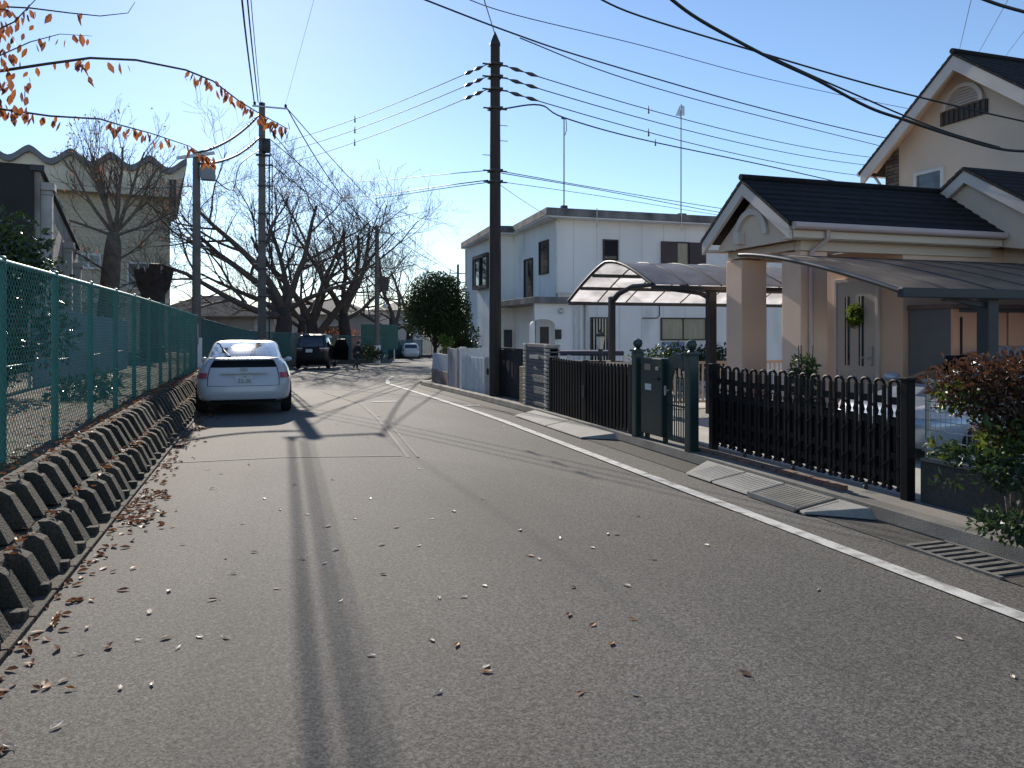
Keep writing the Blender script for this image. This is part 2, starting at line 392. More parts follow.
# far fence beyond the bend
t = thing('net_fence', 'long faded green fence curving round the bend below the bare cherry trees', 'fence', (-2, 30, -.4))
FP = [(-2.15,29.8,1.98),(-1.15,37.5,1.65),(-.35,46,1.5),(3.0,52.2,1.35),(8.2,57,1.05),(11.5,75,.62),(17,80,.6),(27,83,.6)]
pts = []
for (x0,y0,z0),(x1,y1,z1) in zip(FP, FP[1:]):
    n = max(1, int(round(math.hypot(x1-x0,y1-y0)/2.0)))
    for i in range(n): pts.append((x0+(x1-x0)*i/n, y0+(y1-y0)*i/n, z0+(z1-z0)*i/n))
pts.append(FP[-1])
b = MB(); lw = MB()
for p, q in zip(pts, pts[1:]):
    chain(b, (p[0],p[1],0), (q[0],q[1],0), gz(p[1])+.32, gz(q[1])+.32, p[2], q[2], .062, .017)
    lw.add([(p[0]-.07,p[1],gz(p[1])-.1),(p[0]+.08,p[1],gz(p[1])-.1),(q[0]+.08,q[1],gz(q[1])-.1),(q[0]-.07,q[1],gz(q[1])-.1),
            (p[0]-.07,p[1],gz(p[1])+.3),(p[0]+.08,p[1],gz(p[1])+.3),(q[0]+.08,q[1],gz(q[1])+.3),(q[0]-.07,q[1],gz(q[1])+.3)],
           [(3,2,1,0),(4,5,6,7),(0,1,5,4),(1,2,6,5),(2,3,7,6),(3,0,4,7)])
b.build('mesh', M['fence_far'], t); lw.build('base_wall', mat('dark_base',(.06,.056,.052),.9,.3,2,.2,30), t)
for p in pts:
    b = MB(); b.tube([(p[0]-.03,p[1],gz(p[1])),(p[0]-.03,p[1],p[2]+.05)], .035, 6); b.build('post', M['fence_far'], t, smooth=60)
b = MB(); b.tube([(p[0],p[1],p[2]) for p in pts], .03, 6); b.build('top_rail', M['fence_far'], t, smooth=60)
# blank green board fixed behind the far fence
b = MB(); p = at(361,337,60); q = at(398,337,61); b.add([p+Vector((0,0,-1)),q+Vector((0,0,-1)),q+Vector((0,0,1)),p+Vector((0,0,1))], [(0,1,2,3)])
d = (q-p).normalized(); nrm = Vector((-d.y,d.x,0))*.06
b.add([v+nrm for v in (p+Vector((0,0,-1)),q+Vector((0,0,-1)),q+Vector((0,0,1)),p+Vector((0,0,1)))], [(3,2,1,0)])
b.f += [(0,4,5,1),(1,5,6,2),(2,6,7,3),(3,7,4,0)]
t = thing('screen_board', 'blank dark green board standing up behind the far fence', 'board', (p.x,p.y,gz(60)))
b.build('panel', mat('board_green',(.03,.12,.10),.6,.1,2), t)
b = MB()
for f in (.1,.5,.9): v = p+(q-p)*f+nrm; b.bar((v.x,v.y,gz(60)-.3),(v.x,v.y,v.z+.8),.08)
b.build('support', M['galv'], t)
b = MB()
for k in range(2600):
    x = -2.1-abs(rnd.gauss(0,1.1)); y = rnd.uniform(7,21)
    if noise.noise((x*.7,y*.5,3.0)) < .05: continue
    z = .53+gz(y)*.8; p = Vector((x,y,z)); h = rnd.uniform(.05,.16); a = rnd.random()*6.28; w = Vector((math.cos(a),math.sin(a),0))*.008; tip = p+Vector((rnd.uniform(-.05,.05),rnd.uniform(-.05,.05),h))
    b.add([p-w,p+w,tip],[(0,1,2)])
o = b.build('bank_grass', translucent('grass_blade',(.07,.12,.025),(.16,.24,.03),.4), kind='stuff'); tag(o, 'thin green grass on the leafy bank behind the chain link fence', 'grass')
# ------------------------------------------------------------------ poles
def conc_pole(name, label, x, y, ztop, r0, r1, extra=None, steps=True):
    z0 = gz(y)-.05; t = thing(name, label, 'utility pole', (x,y,z0), 'utility poles along the road')
    b = MB(); b.tube([(x,y,z0),(x,y,z0+(ztop-z0)*.5),(x,y,ztop)], [r0,(r0+r1)/2,r1], 16); b.build('shaft', M['pole_conc'], t, smooth=40)
    if steps:
        b = MB(); z = z0+2.2; k = 0
        while z < ztop-1.5:
            a = 1 if k%2 else -1; b.bar((x,y,z),(x+a*(r0+.16),y,z),.016); z += .45; k += 1
        b.build('step_bolt', M['galv'], t)
    return t
P1 = at(262,331,33.0); PX, PY = P1.x, P1.y
t = conc_pole('utility_pole', 'tall grey concrete pole with a crossarm and thick cables, standing behind the white car', PX, PY, 11.45, .19, .13)
b = MB(); b.bar((PX-.4,PY-.16,11.25),(PX+1.05,PY-.16,11.25),.06); b.build('crossarm', M['galv'], t)
b = MB()
for dx in (-.3,.0,.98):
    b.lathe((PX+dx,PY-.16,11.29), [(.03,0),(.065,.02),(.045,.07),(.07,.09),(.03,.15)], 10)
b.build('insulator', M['insul'], t, smooth=50)
b = MB(); b.lathe((PX+.16,PY-.28,9.25), [(.16,0),(.2,.05),(.2,.5),(.15,.58),(.05,.62)], 14); b.box(PX-.26,PX+.36,PY-.2,PY-.14,9.1,9.2)
b.build('switch_box', M['iron'], t, smooth=40)
b = MB(); b.tube([(PX+.3,PY-.1,gz(PY)+.5),(PX+.3,PY-.1,9.1)],.035,6); b.tube([(PX+.42,PY-.1,2.5),(PX+.42,PY-.1,8.9)],.025,6)
for z in (3,4.2,5.4,6.6,7.8,8.7): b.box(PX-.19,PX+.47,PY-.2,PY-.15,z,z+.06)
b.build('conduit', M['iron'], t, smooth=60)
b = MB(); b.lathe((PX,PY,gz(PY)), [(.205,0),(.2,1.2),(.19,1.2)], 16); b.build('guard_sleeve', M['white_post'], t, smooth=40)
P2 = at(196.5,331,24.0); QX, QY = P2.x, P2.y
t = conc_pole('utility_pole', 'shorter concrete pole with a hanging transformer box where the chain link fence ends', QX, QY, 7.2, .145, .11)
b = MB(); b.bar((QX-.55,QY-.12,6.95),(QX+.55,QY-.3,7.15),.09); b.build('crossarm', M['galv'], t)
b = MB(); b.box(QX+.14,QX+.56,QY-.3,QY-.02,6.3,6.75); b.box(QX+.1,QX+.16,QY-.2,QY-.1,6.4,6.7); b.build('transformer_box', mat('box_grey',(.25,.26,.28),.6), t, bevel=.02)
b = MB(); b.lathe((QX,QY,gz(QY)), [(.165,-.02),(.165,1.55),(.15,1.55)], 16); b.build('guard_sleeve', M['white_post'], t, smooth=40)
P3 = at(377,331,54.0)
t = conc_pole('utility_pole', 'distant pole with a small crossarm and white sleeve in front of the far green fence', P3.x, P3.y, 9.05, .2, .14, steps=False)
b = MB(); b.bar((P3.x-.95,P3.y,8.55),(P3.x+.95,P3.y,8.55),.1)
for dx in (-.9,0,.9): b.tube([(P3.x+dx,P3.y,8.6),(P3.x+dx,P3.y,8.95)],[.06,.04],6)
b.build('crossarm', M['galv'], t); b = MB(); b.box(P3.x+.2,P3.x+.8,P3.y-.3,P3.y+.3,4.4,5.4); b.build('transformer_box', M['iron'], t, bevel=.04)
b = MB(); b.lathe((P3.x,P3.y,gz(P3.y)), [(.25,0),(.25,1.3),(.2,1.3)], 12); b.build('guard_sleeve', M['white_post'], t, smooth=40)
b = MB(); b.lathe((P3.x+.55,P3.y-.2,3.2), [(.12,0),(.2,.1),(.2,.16),(.08,.3)], 10); b.bar((P3.x,P3.y,3.6),(P3.x+.6,P3.y-.2,3.45),.06); b.build('street_lamp_head', M['white_post'], t, smooth=50)
P4 = at(458,331,85.0)
t = conc_pole('utility_pole', 'farthest thin pole, its crossarms showing just above the round clipped tree', P4.x, P4.y, 9.0, .2, .13, steps=False)
b = MB()
for z, w in ((8.0,1.0),(7.0,1.2),(6.2,.8)):
    b.bar((P4.x-w,P4.y,z),(P4.x+w,P4.y,z),.12)
    for dx in (-w*.9,w*.9): b.tube([(P4.x+dx,P4.y,z),(P4.x+dx,P4.y,z+.45)],[.09,.05],6)
b.build('crossarm', M['galv'], t)
# wooden pole on the right
WX, WY = 4.99, 16.6; wz = gz(WY)
t = thing('wooden_utility_pole', 'dark creosoted pole with a pointed cap in front of the black board fence', 'utility pole', (WX,WY,wz), 'utility poles along the road')
b = MB(); b.tube([(WX,WY,wz),(WX,WY,4.5),(WX,WY,8.05)], [.145,.128,.108], 16); b.build('shaft', M['pole_wood'], t, smooth=40)
b = MB(); b.lathe((WX,WY,8.05), [(.12,0),(.12,.06),(.005,.33)], 16); b.build('cap', M['iron'], t, smooth=35)
for z, w in ((7.62,.30),(7.34,.30),(7.05,.30),(6.62,.28),(5.2,.28),(4.95,.28)):
    b = MB(); b.cbox((WX,WY,z),(.29,.29,.05)); b.bar((WX-w,WY,z),(WX+w,WY,z),.03); b.build('band', M['iron'], t)
b = MB()
for k, z in enumerate((6.25,5.9,5.55)): a = (1,1,-1)[k]; b.bar((WX,WY,z),(WX+a*.3,WY,z),.016)
b.build('step_bolt', M['galv'], t)
# ------------------------------------------------------------------ overhead lines: each a thing of its own
def wire(label, pts, r, sag=0.0, clamps=(), sleeves=(), name='overhead_wire'):
    pts = [Vector(p) for p in pts]
    if len(pts) == 2:
        a, c = pts; n = 16; pts = [a.lerp(c, i/n) - Vector((0,0,sag*4*(i/n)*(1-i/n))) for i in range(n+1)]
    elif len(pts) > 2:
        out = []; Q = [pts[0]*2-pts[1]] + pts + [pts[-1]*2-pts[-2]]
        for i in range(1, len(Q)-2):
            p0, p1, p2, p3 = Q[i-1:i+3]
            for j in range(6):
                u = j/6; out.append(.5*((2*p1)+(p2-p0)*u+(2*p0-5*p1+4*p2-p3)*u*u+(3*p1-p0-3*p2+p3)*u**3))
        pts = out+[pts[-1]]
    b = MB(); b.tube(pts, r, 6); o = b.build(name, M['wire'], smooth=180)
    tag(o, label, 'wire', 'overhead wires')
    L = [0]
    for p, q in zip(pts, pts[1:]): L.append(L[-1]+(q-p).length)
    def along(d):
        for i in range(len(pts)-1):
            if d <= L[i+1]: return pts[i].lerp(pts[i+1], (d-L[i])/(L[i+1]-L[i])), (pts[i+1]-pts[i]).normalized()
        return pts[-1], (pts[-1]-pts[-2]).normalized()
    for d in clamps:
        p, _ = along(d if d >= 0 else L[-1]+d); c = MB(); c.tube([p+Vector((0,0,.11)),p+Vector((0,0,-.11))],[.008,.03],6); c.build('clamp', M['insul'], o)
    for d in sleeves:
        p, u = along(d if d >= 0 else L[-1]+d); c = MB()
        c.tube([p-u*.2,p-u*.1,p,p+u*.12,p+u*.22],[r*1.3,.038,.05,.028,r*1.3],8); c.build('insulator', M['insul'], o, smooth=60)
    return o
ORD = ('top','middle','bottom')
zl = (7.64,7.36,7.07)
for k in range(3):
    wire(f'{ORD[k]} one of three black power lines between the concrete and wooden poles',
         [(PX+.1,PY-.2,(9.5,9.08,8.55)[k]), (WX-.13,WY,zl[k])], .010, .18, clamps=(-8.2,), sleeves=(-.5,-.95))
ends = (at(900,160,34), at(900,168,34), at(900,179,34))
for k in range(3):
    wire(f'{ORD[k]} one of three power lines from the wooden pole over the white house', [(WX+.13,WY,zl[k]), ends[k]], .012, .38, clamps=(5.6,) if k != 1 else (), sleeves=(.5,1.0))
wire('thick service cable from the wooden pole held up by the thin roof mast', [(WX+.13,WY,6.62), at(540,105,18), at(565,118,20.5), at(640,139,24), at(768,166,28), at(860,187,33), at(900,196,35)], .019, clamps=(9.0,))
for k, (z, y1, y2, rr) in enumerate(((5.2,182,176,.010),(4.98,197,186,.012),(4.93,200,188,.010))):
    wire(('highest','middle','lowest')[k]+' of the thin phone lines leaving the wooden pole towards the cherry trees', [(WX-.17,WY,z), at(340,y1,33), at(250,y2,44)], rr)
for k, (z, ya_, yb_, rr) in enumerate(((5.2,188.6,208,.010),(5.16,190,212,.010),(4.96,196,215,.007))):
    wire(('upper','middle','lower')[k]+' of the slim lines from half way up the wooden pole to the right', [(WX+.15,WY,z), at(600,ya_,21), at(718,yb_,24.5), at(800,yb_+11,26.5)], rr)
wire('faint drop wire from the wooden pole down to the white house roof', [(WX+.1,WY,4.9), at(560,222,25)], .006, .05)
wire('upper black cable crossing the sky over the wooden pole', [at(405,-8,15), at(512,33,16.5), at(600,62,19), at(768,110,25), at(905,142,32), at(1010,160,40)], .018)
wire('thinner cable hanging just under the long black cable above the wooden pole', [at(520,38,16.6), at(600,70,19.1), at(680,95,22), at(768,118,25), at(905,152,32)], .013)
wire('thin wire highest above the house roofs, entering at the top centre', [at(450,-8,14), at(512,14,15), at(640,45,18), at(768,79,22), at(905,108,27), at(1010,126,31)], .009)
wire('black cable sagging across the upper right corner to the beige gable', [at(590,-6,11), at(640,16,11.4), at(768,55,12), at(868,84,12.3), at(960,107,12.6), at(1040,125,12.9)], .014)
wire('thickest black cable bundle dropping from the top towards the beige gable', [at(662,-8,9.6), at(700,20,10), at(768,57,10.8), at(815,79,11.2), at(868,107,11.7), at(905,120,12), at(950,135,12.4), at(1000,149,12.8), at(1040,152,13)], .023)
wire('loose thin strand tied beside the thickest cable near the beige gable', [at(768,55.5,10.8), at(815,77,11.2), at(868,100,11.7), at(905,116,12), at(950,133,12.4), at(1000,147.5,12.8)], .013)
wire('short black wire in the extreme upper right corner', [at(975,-4,9), at(1003,6,9.2), at(1040,16,9.5)], .02)
for k, (x0,y0,x1,y1) in enumerate(((972,-4,958,56),(1010,-4,978,54),(1034,18,1004,58))):
    wire(('left','middle','right')[k]+' of three faint steep wires above the beige gable roof', [at(x0,y0,13), at(x1,y1,19)], .006)
wire('thin wire running up from the tip of the wooden pole', [(WX,WY,8.3), at(481,-10,12)], .011)
wire('single thin wire rising from the crossarm end of the tall concrete pole', [(PX+.98,PY-.16,11.45), at(316,-8,22)], .005)
for k, (x0, xa) in enumerate(((-.32,242),(-.16,247.5),(-.06,251))):
    wire(('left','middle','right')[k]+' thick cable bundle passing overhead from the tall concrete pole', [(PX+x0,PY-.16,11.42), at(xa,0,20.6), at(xa-10,-160,14.2), at(xa-60,-900,5.5)], (.027,.022,.012)[k])
tgt = ((at(377,230,54),.98,11.4,.028),(at(384,232,54),.1,10.6,.018),(at(370,232,54),.2,9.4,.018),(at(455,272,85),.98,11.35,.02),(at(463,275,85),.3,9.9,.02),(at(455,281,85),.36,8.8,.018))
nm = ('crossarm end','neck','switch box foot')
for k, (e, dx, z, rr) in enumerate(tgt):
    wire('line from the tall concrete pole\'s '+nm[k%3]+' to the '+('far fence pole' if k < 3 else 'pole above the round tree'), [(PX+dx,PY-.1,z), e], rr, .8)
for k, (z0, z1, sg) in enumerate(((10.9,7.15,.25),(9.9,6.8,.3))):
    wire(('upper','lower')[k]+' thick black cable with insulators linking the two left concrete poles', [(QX+.1,QY-.2,z1),(PX-.1,PY-.2,z0)], .045, sg, sleeves=(1.5,-1.2,-2.2))
wire('slack looping cable hanging between the two left concrete poles', [(QX+.35,QY-.2,6.5), at(232,190,27), at(240,165,29), (PX-.1,PY-.1,9.4)], .02)
for k, y in enumerate((186,228)):
    wire(('upper','lower')[k]+' thin line from the shorter concrete pole into the school grounds', [(QX,QY,at(0,y,24).z), at(40,y-8,40)], .014, .25)
# ------------------------------------------------------------------ trees and plants
def rv(rg, up=0.0):
    v = Vector((rg.gauss(0,1), rg.gauss(0,1), rg.gauss(0,1)+up)); return v.normalized() if v.length > 1e-6 else Vector((0,0,1))
def grow(mb, tips, rg, p, d, L, r, lvl, maxl, kids, spread, ratio, wob, up, kmin=3, rmin=.006, segs=5):
    n = segs if lvl < maxl else 3; pts = [p.copy()]; rad = [r]; dd = d.normalized(); r1 = max(r*.34, rmin)
    for i in range(n):
        dd = (dd + rv(rg)*wob + Vector((0,0,up*(.6 if lvl else .2)))).normalized()
        p = p + dd*L/n; pts.append(p.copy()); rad.append(r + (r1-r)*(i+1)/n)
    mb.tube(pts, rad, 7 if lvl == 0 else 5 if lvl < 3 else kmin, cap=lvl >= maxl)
    if lvl >= maxl: tips.append((pts[-1], dd)); return
    k = kids[min(lvl, len(kids)-1)]
    for j in range(k):
        f = .28 + .72*(j+rg.random()*.8)/k; f = min(f, 1.0)
        i = min(int(f*n), n-1); q = pts[i].lerp(pts[i+1], f*n-i); rr = max((r + (r1-r)*f)*.56, rmin)
        side = dd.cross(rv(rg)).normalized()
        nd = (dd*(1-spread*.45) + side*spread).normalized()
        grow(mb, tips, rg, q, nd, L*ratio*(.75+.5*rg.random())*(1.1-.3*f), rr, lvl+1, maxl, kids, spread, ratio, wob, up, kmin, rmin, segs)
def bare_tree(name, label, seed, base, trunk, limbs, group=None, m='bark', maxl=4, kids=(5,5,5), cat='tree', twig_r=.012, kid_len=.62, spread=.75, up=.10, leaves=0, wob=.22, grow_k=1.0):
    rg = random.Random(seed); base = Vector(base); t = thing(name, label, cat, base, group)
    b = MB(); pts = [base+Vector(q[:3]) for q in trunk]; pts[0] = pts[0]-Vector((0,0,.2)); b.tube(pts, [q[3] for q in trunk], 12)
    b.tube([pts[0]+Vector((0,0,.05)), pts[0]+Vector((0,0,.45))], [trunk[0][3]*1.45, trunk[0][3]*1.02], 12)
    b.build('trunk', M[m], t, smooth=180)
    b = MB(); tips = []
    for (fz, d, L, r) in limbs:
        i = min(int(fz*(len(pts)-1)), len(pts)-2); p = pts[i].lerp(pts[i+1], fz*(len(pts)-1)-i)
        grow(b, tips, rg, p, Vector(d), L*grow_k, r, 0, maxl, kids, spread, kid_len, wob, up, rmin=twig_r, segs=6)
    b.build('crown', M['twig'] if m == 'bark' else M[m], t, smooth=180)
    if leaves:
        b = MB()
        for k in range(leaves):
            p, d = tips[rg.randrange(len(tips))]
            b.leaf(p+rv(rg)*.25, .11, .07, rv(rg,-.8), rv(rg), .01)
        b.build('foliage', M['autumn_dull'], t)
    return t
def foliage(mb, rg, blobs, n, L, W, drop=0.0, rough=.28):
    """leaves through the volume of some overlapping uneven clumps"""
    tot = sum(bx*by*bz for (_, (bx,by,bz)) in blobs)
    for (c, (bx,by,bz)) in blobs:
        k = int(n*bx*by*bz/tot)
        for _ in range(k):
            v = rv(rg); q = rg.random()**.45
            nn = noise.noise(Vector((v.x*2.2+c[0], v.y*2.2+c[1], v.z*2.2+c[2])))
            q *= 1.0+rough*nn
            p = Vector((c[0]+v.x*bx*q, c[1]+v.y*by*q, c[2]+v.z*bz*q))
            d = (v*.8+rv(rg)).normalized()+Vector((0,0,-drop))
            s = .5+.95*rg.random(); mb.leaf(p, L*s, W*s, d, (v+rv(rg)*.9), .01)
def shrub(name, label, seed, base, blobs, n, L, W, m, stems=5, cat='shrub', group=None, m2=None, n2=0, stem_m='bark2', top=.6):
    rg = random.Random(seed); base = Vector(base); t = thing(name, label, cat, base, group)
    B = [(Vector(c)+base, r) for c, r in blobs]
    b = MB()
    for k in range(stems):
        c, r = B[k % len(B)]; e = c+Vector((r[0]*rg.uniform(-.5,.5), r[1]*rg.uniform(-.5,.5), r[2]*.3))
        m0 = base.lerp(e,.5)+Vector((rg.uniform(-.05,.05),rg.uniform(-.05,.05),0)); p0 = base+Vector((rg.uniform(-.07,.07),rg.uniform(-.07,.07),-.05))
        b.tube([p0,m0,e],[.028,.02,.007],6)
    b.build('stem', M[stem_m], t, smooth=180)
    b = MB(); foliage(b, rg, B, n, L, W); b.build('foliage', M[m], t)
    if m2:
        b = MB(); foliage(b, rg, B[-1:] if n2 < 0 else B, abs(n2), L, W); b.build('young_foliage', M[m2], t)
    return t
G = 'bare cherry trees behind the far fence'
def tree_base(px, D): v = at(px, 331, D); return (v.x, v.y, gz(v.y)+.15)
bare_tree('cherry_tree', 'largest bare cherry tree, a long limb reaching left behind the two concrete poles', 11, tree_base(283,48),
    [(0,0,0,.62),(-.1,0,1.4,.52),(.1,0,2.6,.5),(.0,0,3.6,.36)],
    [(1.0,(-.75,.1,.75),6.4,.26),(.98,(-.25,-.3,1),6.8,.28),(.95,(.5,.2,1),6.0,.25),(.8,(-1,-.15,.16),6.6,.25),(.9,(.9,-.2,.55),4.6,.2),(.85,(-.9,.4,.34),5.6,.2),(1.0,(.05,.5,1),6.2,.22)], G, kids=(5,5,4), twig_r=.0085, up=.12, grow_k=1.18)
bare_tree('cherry_tree', 'bare cherry tree with twin leaning trunks right of the tall concrete pole', 12, tree_base(318,55),
    [(0,0,0,.6),(-.3,0,1.5,.48),(-.5,0,3,.4)],
    [(1.0,(-.35,.1,1),6.4,.27),(.5,(.7,-.1,1.1),7.0,.3),(.9,(-.9,.2,.6),4.6,.2),(.95,(.3,.6,1),5.8,.22),(.85,(.2,-.8,.9),5.2,.2)], G, twig_r=.009, kids=(5,4,4), grow_k=1.25, up=.14)
bare_tree('cherry_tree', 'dark bare cherry tree standing upright behind the black minivan', 13, tree_base(344,58),
    [(0,0,0,.55),(.1,0,2,.46),(-.1,0,3.6,.4)],
    [(1.0,(-.4,.1,1),6.2,.26),(.95,(.45,.2,1),6.4,.26),(.8,(-.9,-.2,.5),4.4,.2),(.85,(.8,.3,.6),4.4,.2),(.95,(0,-.5,1),5.6,.22)], G, twig_r=.009, kids=(5,4,4), grow_k=1.25, up=.14)
bare_tree('cherry_tree', 'bare cherry tree with slanting trunk beside the distant pole', 14, tree_base(388,79),
    [(0,0,0,.55),(.5,0,1.6,.45),(.7,0,3.2,.4)],
    [(1.0,(-.3,.1,1),6.0,.26),(.95,(.6,.2,1),5.6,.24),(.7,(-1.0,-.2,.7),5.6,.24),(.85,(.9,.1,.4),4.0,.18)], G, twig_r=.010, kids=(5,4,4), grow_k=1.25, up=.14)
bare_tree('cherry_tree', 'farthest bare cherry tree, its crown half behind the round clipped tree', 15, tree_base(408,92),
    [(0,0,0,.5),(.2,0,2,.42),(.2,0,3.6,.36)],
    [(1.0,(-.4,.1,1),5.6,.24),(.95,(.3,.2,1),5.6,.22),(.8,(-.9,0,.7),4.2,.2)], G, twig_r=.011, kids=(5,4,4), grow_k=1.2, up=.13)
bare_tree('cherry_tree', 'bare cherry tree deep between the twin trunk tree and the upright dark one', 16, tree_base(300,72),
    [(0,0,0,.5),(.1,0,2,.42),(.2,0,3.4,.36)],
    [(1.0,(-.5,.1,1),6.5,.24),(.95,(.4,.2,1),6.5,.24),(.8,(-.9,0,.7),4.6,.2),(.9,(0,.4,1),6,.2)], G, twig_r=.011, kids=(5,4,4), grow_k=1.2, up=.13)
v = at(107,331,27.0)
bare_tree('pruned_tree', 'pruned bare tree with upright shoots and a few dry leaves before the wave roofed hall', 21, (v.x,v.y,.3),
    [(0,0,0,.42),(.0,0,1.7,.34),(.12,0,3.3,.31),(.2,0,4.3,.27),(.22,0,4.75,.2)],
    [(1.0,(-.30,.1,1),3.0,.075),(1.0,(.10,.1,1.2),3.3,.08),(.98,(.5,-.1,1),3.2,.085),(.97,(-.65,.1,.9),3.0,.075),(.97,(.85,.3,.8),2.9,.07),(.95,(-.2,-.6,1),2.9,.07),(.95,(.1,.7,1),2.9,.07),(.93,(-1,-.1,.55),2.6,.06),(.93,(1,-.1,.5),2.4,.06),(.6,(.9,.1,.35),2.0,.045),(.5,(-.8,.2,.5),2.0,.045),(.97,(-.1,.2,1.3),3.2,.07)],
    None, m='bark2', maxl=3, kids=(6,5,3), twig_r=.0045, kid_len=.5, spread=.45, up=.14, leaves=260, wob=.14)
v = at(153,331,29.0)
t = thing('pollard_stump', 'thick dark pollarded stump with cut limbs, right of the pruned tree', 'tree stump', (v.x,v.y,.3))
b = MB(); z = .2
b.tube([(v.x,v.y,.2),(v.x-.05,v.y,1.6),(v.x,v.y,3.0),(v.x,v.y,3.75)],[.47,.42,.44,.45],12)
for dx, dy, h in ((-.45,0,.5),(.5,.1,.62),(.1,-.35,.7),(-.1,.4,.55)): b.tube([(v.x,v.y,2.8),(v.x+dx*.75,v.y+dy*.7,3.3),(v.x+dx*1.1,v.y+dy*1.1,3.4+h)],[.26,.24,.2],9)
b.build('trunk', M['bark'], t, smooth=60)
rg = random.Random(4); b = MB(); tips=[]
for k in range(26):
    a = rg.random()*6.28; grow(b, tips, rg, Vector((v.x+.45*math.cos(a),v.y+.45*math.sin(a),3.1+rg.random()*.8)), Vector((math.cos(a)*.7,math.sin(a)*.7,.8)), .8, .012, 2, 3, (3,), .6, .6, .3, .05, rmin=.006)
b.build('shoots', M['twig'], t)
# camellia by the fence, tall one and a low one
v = at(8,331,10.2)
shrub('camellia', 'tall glossy dark green camellia leaning over the chain link fence at the left edge', 31, (v.x-.45,v.y+.2,.5),
      [((.1,0,2.15),(.75,.8,.62)),((.55,.25,1.75),(.5,.6,.6)),((-.3,-.2,1.1),(.7,.7,.7)),((.75,.6,1.0),(.36,.42,.5)),((.1,.2,.7),(.5,.55,.45))], 5200, .105, .052, 'cam_leaf', 7)
v = at(6,331,8.4)
shrub('camellia', 'small glossy camellia low behind the fence posts at the left edge', 32, (v.x-.4,v.y,.5), [((0,0,.35),(.42,.4,.36)),((.15,.2,.55),(.25,.25,.22))], 800, .09, .045, 'cam_leaf', 4)
# round clipped tree at the bend on the right
v = at(434,331,27.6); base = Vector((v.x, v.y, gz(v.y)+.05))
rg = random.Random(41); t = thing('clipped_tree', 'dense round clipped evergreen on a thin trunk at the bend beyond the white fence', 'tree', base)
b = MB(); b.tube([base,base+Vector((.02,0,.7)),base+Vector((.1,.1,1.7))],[.09,.07,.06],8)
for k in range(9): b.tube([base+Vector((.04,0,1.0+.05*k)), base+Vector((.2,.1,2.3))+rv(rg)*.7],[.04,.012],5)
b.build('trunk', M['bark'], t, smooth=180)
b = MB(); cc = at(438,308,27.8)
foliage(b, rg, [(cc+Vector((0,0,.12)),(1.2,1.15,1.22)),(cc+Vector((-.6,0,-.2)),(.78,.8,.9)),(cc+Vector((.45,.1,-.35)),(.85,.9,.9)),(cc+Vector((.1,0,.55)),(.75,.8,.75)),(cc+Vector((.25,.2,-.7)),(.9,.8,.6))], 34000, .07, .045, rough=.12)
b.build('crown', M['topiary_leaf'], t)
# hedge and lime bush behind it
v = at(459,331,29.5); shrub('hedge_shrub', 'dark evergreen bush squeezed between the clipped tree and the white house', 42, (v.x,v.y,gz(v.y)), [((0,0,1.3),(.75,.7,1.2)),((.2,.4,.8),(.7,.7,.8))], 7000, .1, .06, 'shrub_leaf', 5)
v = at(447,331,26.2); shrub('lime_bush', 'small bright lime green bush peeping over the weathered board fence', 43, (v.x,v.y,gz(v.y)), [((0,0,1.36),(.24,.22,.18)),((-.16,0,1.5),(.16,.14,.13))], 420, .1, .04, 'lime_leaf', 4)
# reddish undergrowth behind the far fence, each bush its own
for k, (px, D, w, h, mm, lb) in enumerate(((296,62,2.2,1.9,'autumn_dull','rusty autumn bush behind the far fence left of the twin trunk tree'),(331,66,2.6,2.4,'autumn_dull','broad rusty autumn bush behind the black minivan and far fence'),
      (357,70,2.2,2.2,'autumn_dull','rusty autumn bush behind the far fence above the dark green board'),(396,92,1.6,1.5,'shrub_leaf','low dark bush behind the far fence near the parked hatchback'),(270,64,2.0,1.4,'autumn_dull','rusty autumn bush behind the tall concrete pole'))):
    v = at(px,331,D); shrub('autumn_bush', lb, 50+k, (v.x,v.y,gz(v.y)), [((0,0,h*.55),(w,1.2,h*.75)),((w*.5,.3,h*.4),(w*.6,1,h*.6)),((-w*.5,.2,h*.45),(w*.6,1,h*.6))], 2600, .2, .12, mm, 6)
v = at(368,331,52.5); shrub('pale_bush', 'pale green bush against the inside of the far fence', 57, (v.x,v.y,gz(v.y)+.2), [((0,0,.65),(.75,.35,.55)),((.7,.1,.45),(.5,.3,.4))], 1300, .13, .07, 'topiary_leaf', 5)
# weeds below the chain link fence
for k, (x, y, h) in enumerate(((-2.5,11.6,.34),(-2.25,12.4,.42),(-2.7,13.6,.3))):
    shrub('weed_clump', ('low green weed clump','taller dark weed clump','far green weed clump')[k]+' on the leafy bank behind the chain link fence', 60+k, (x,y,.52), [((0,0,h*.5),(.3,.35,h*.55))], 240, .1, .04, 'shrub_leaf' if k==1 else 'cam_leaf', 4, cat='weeds')
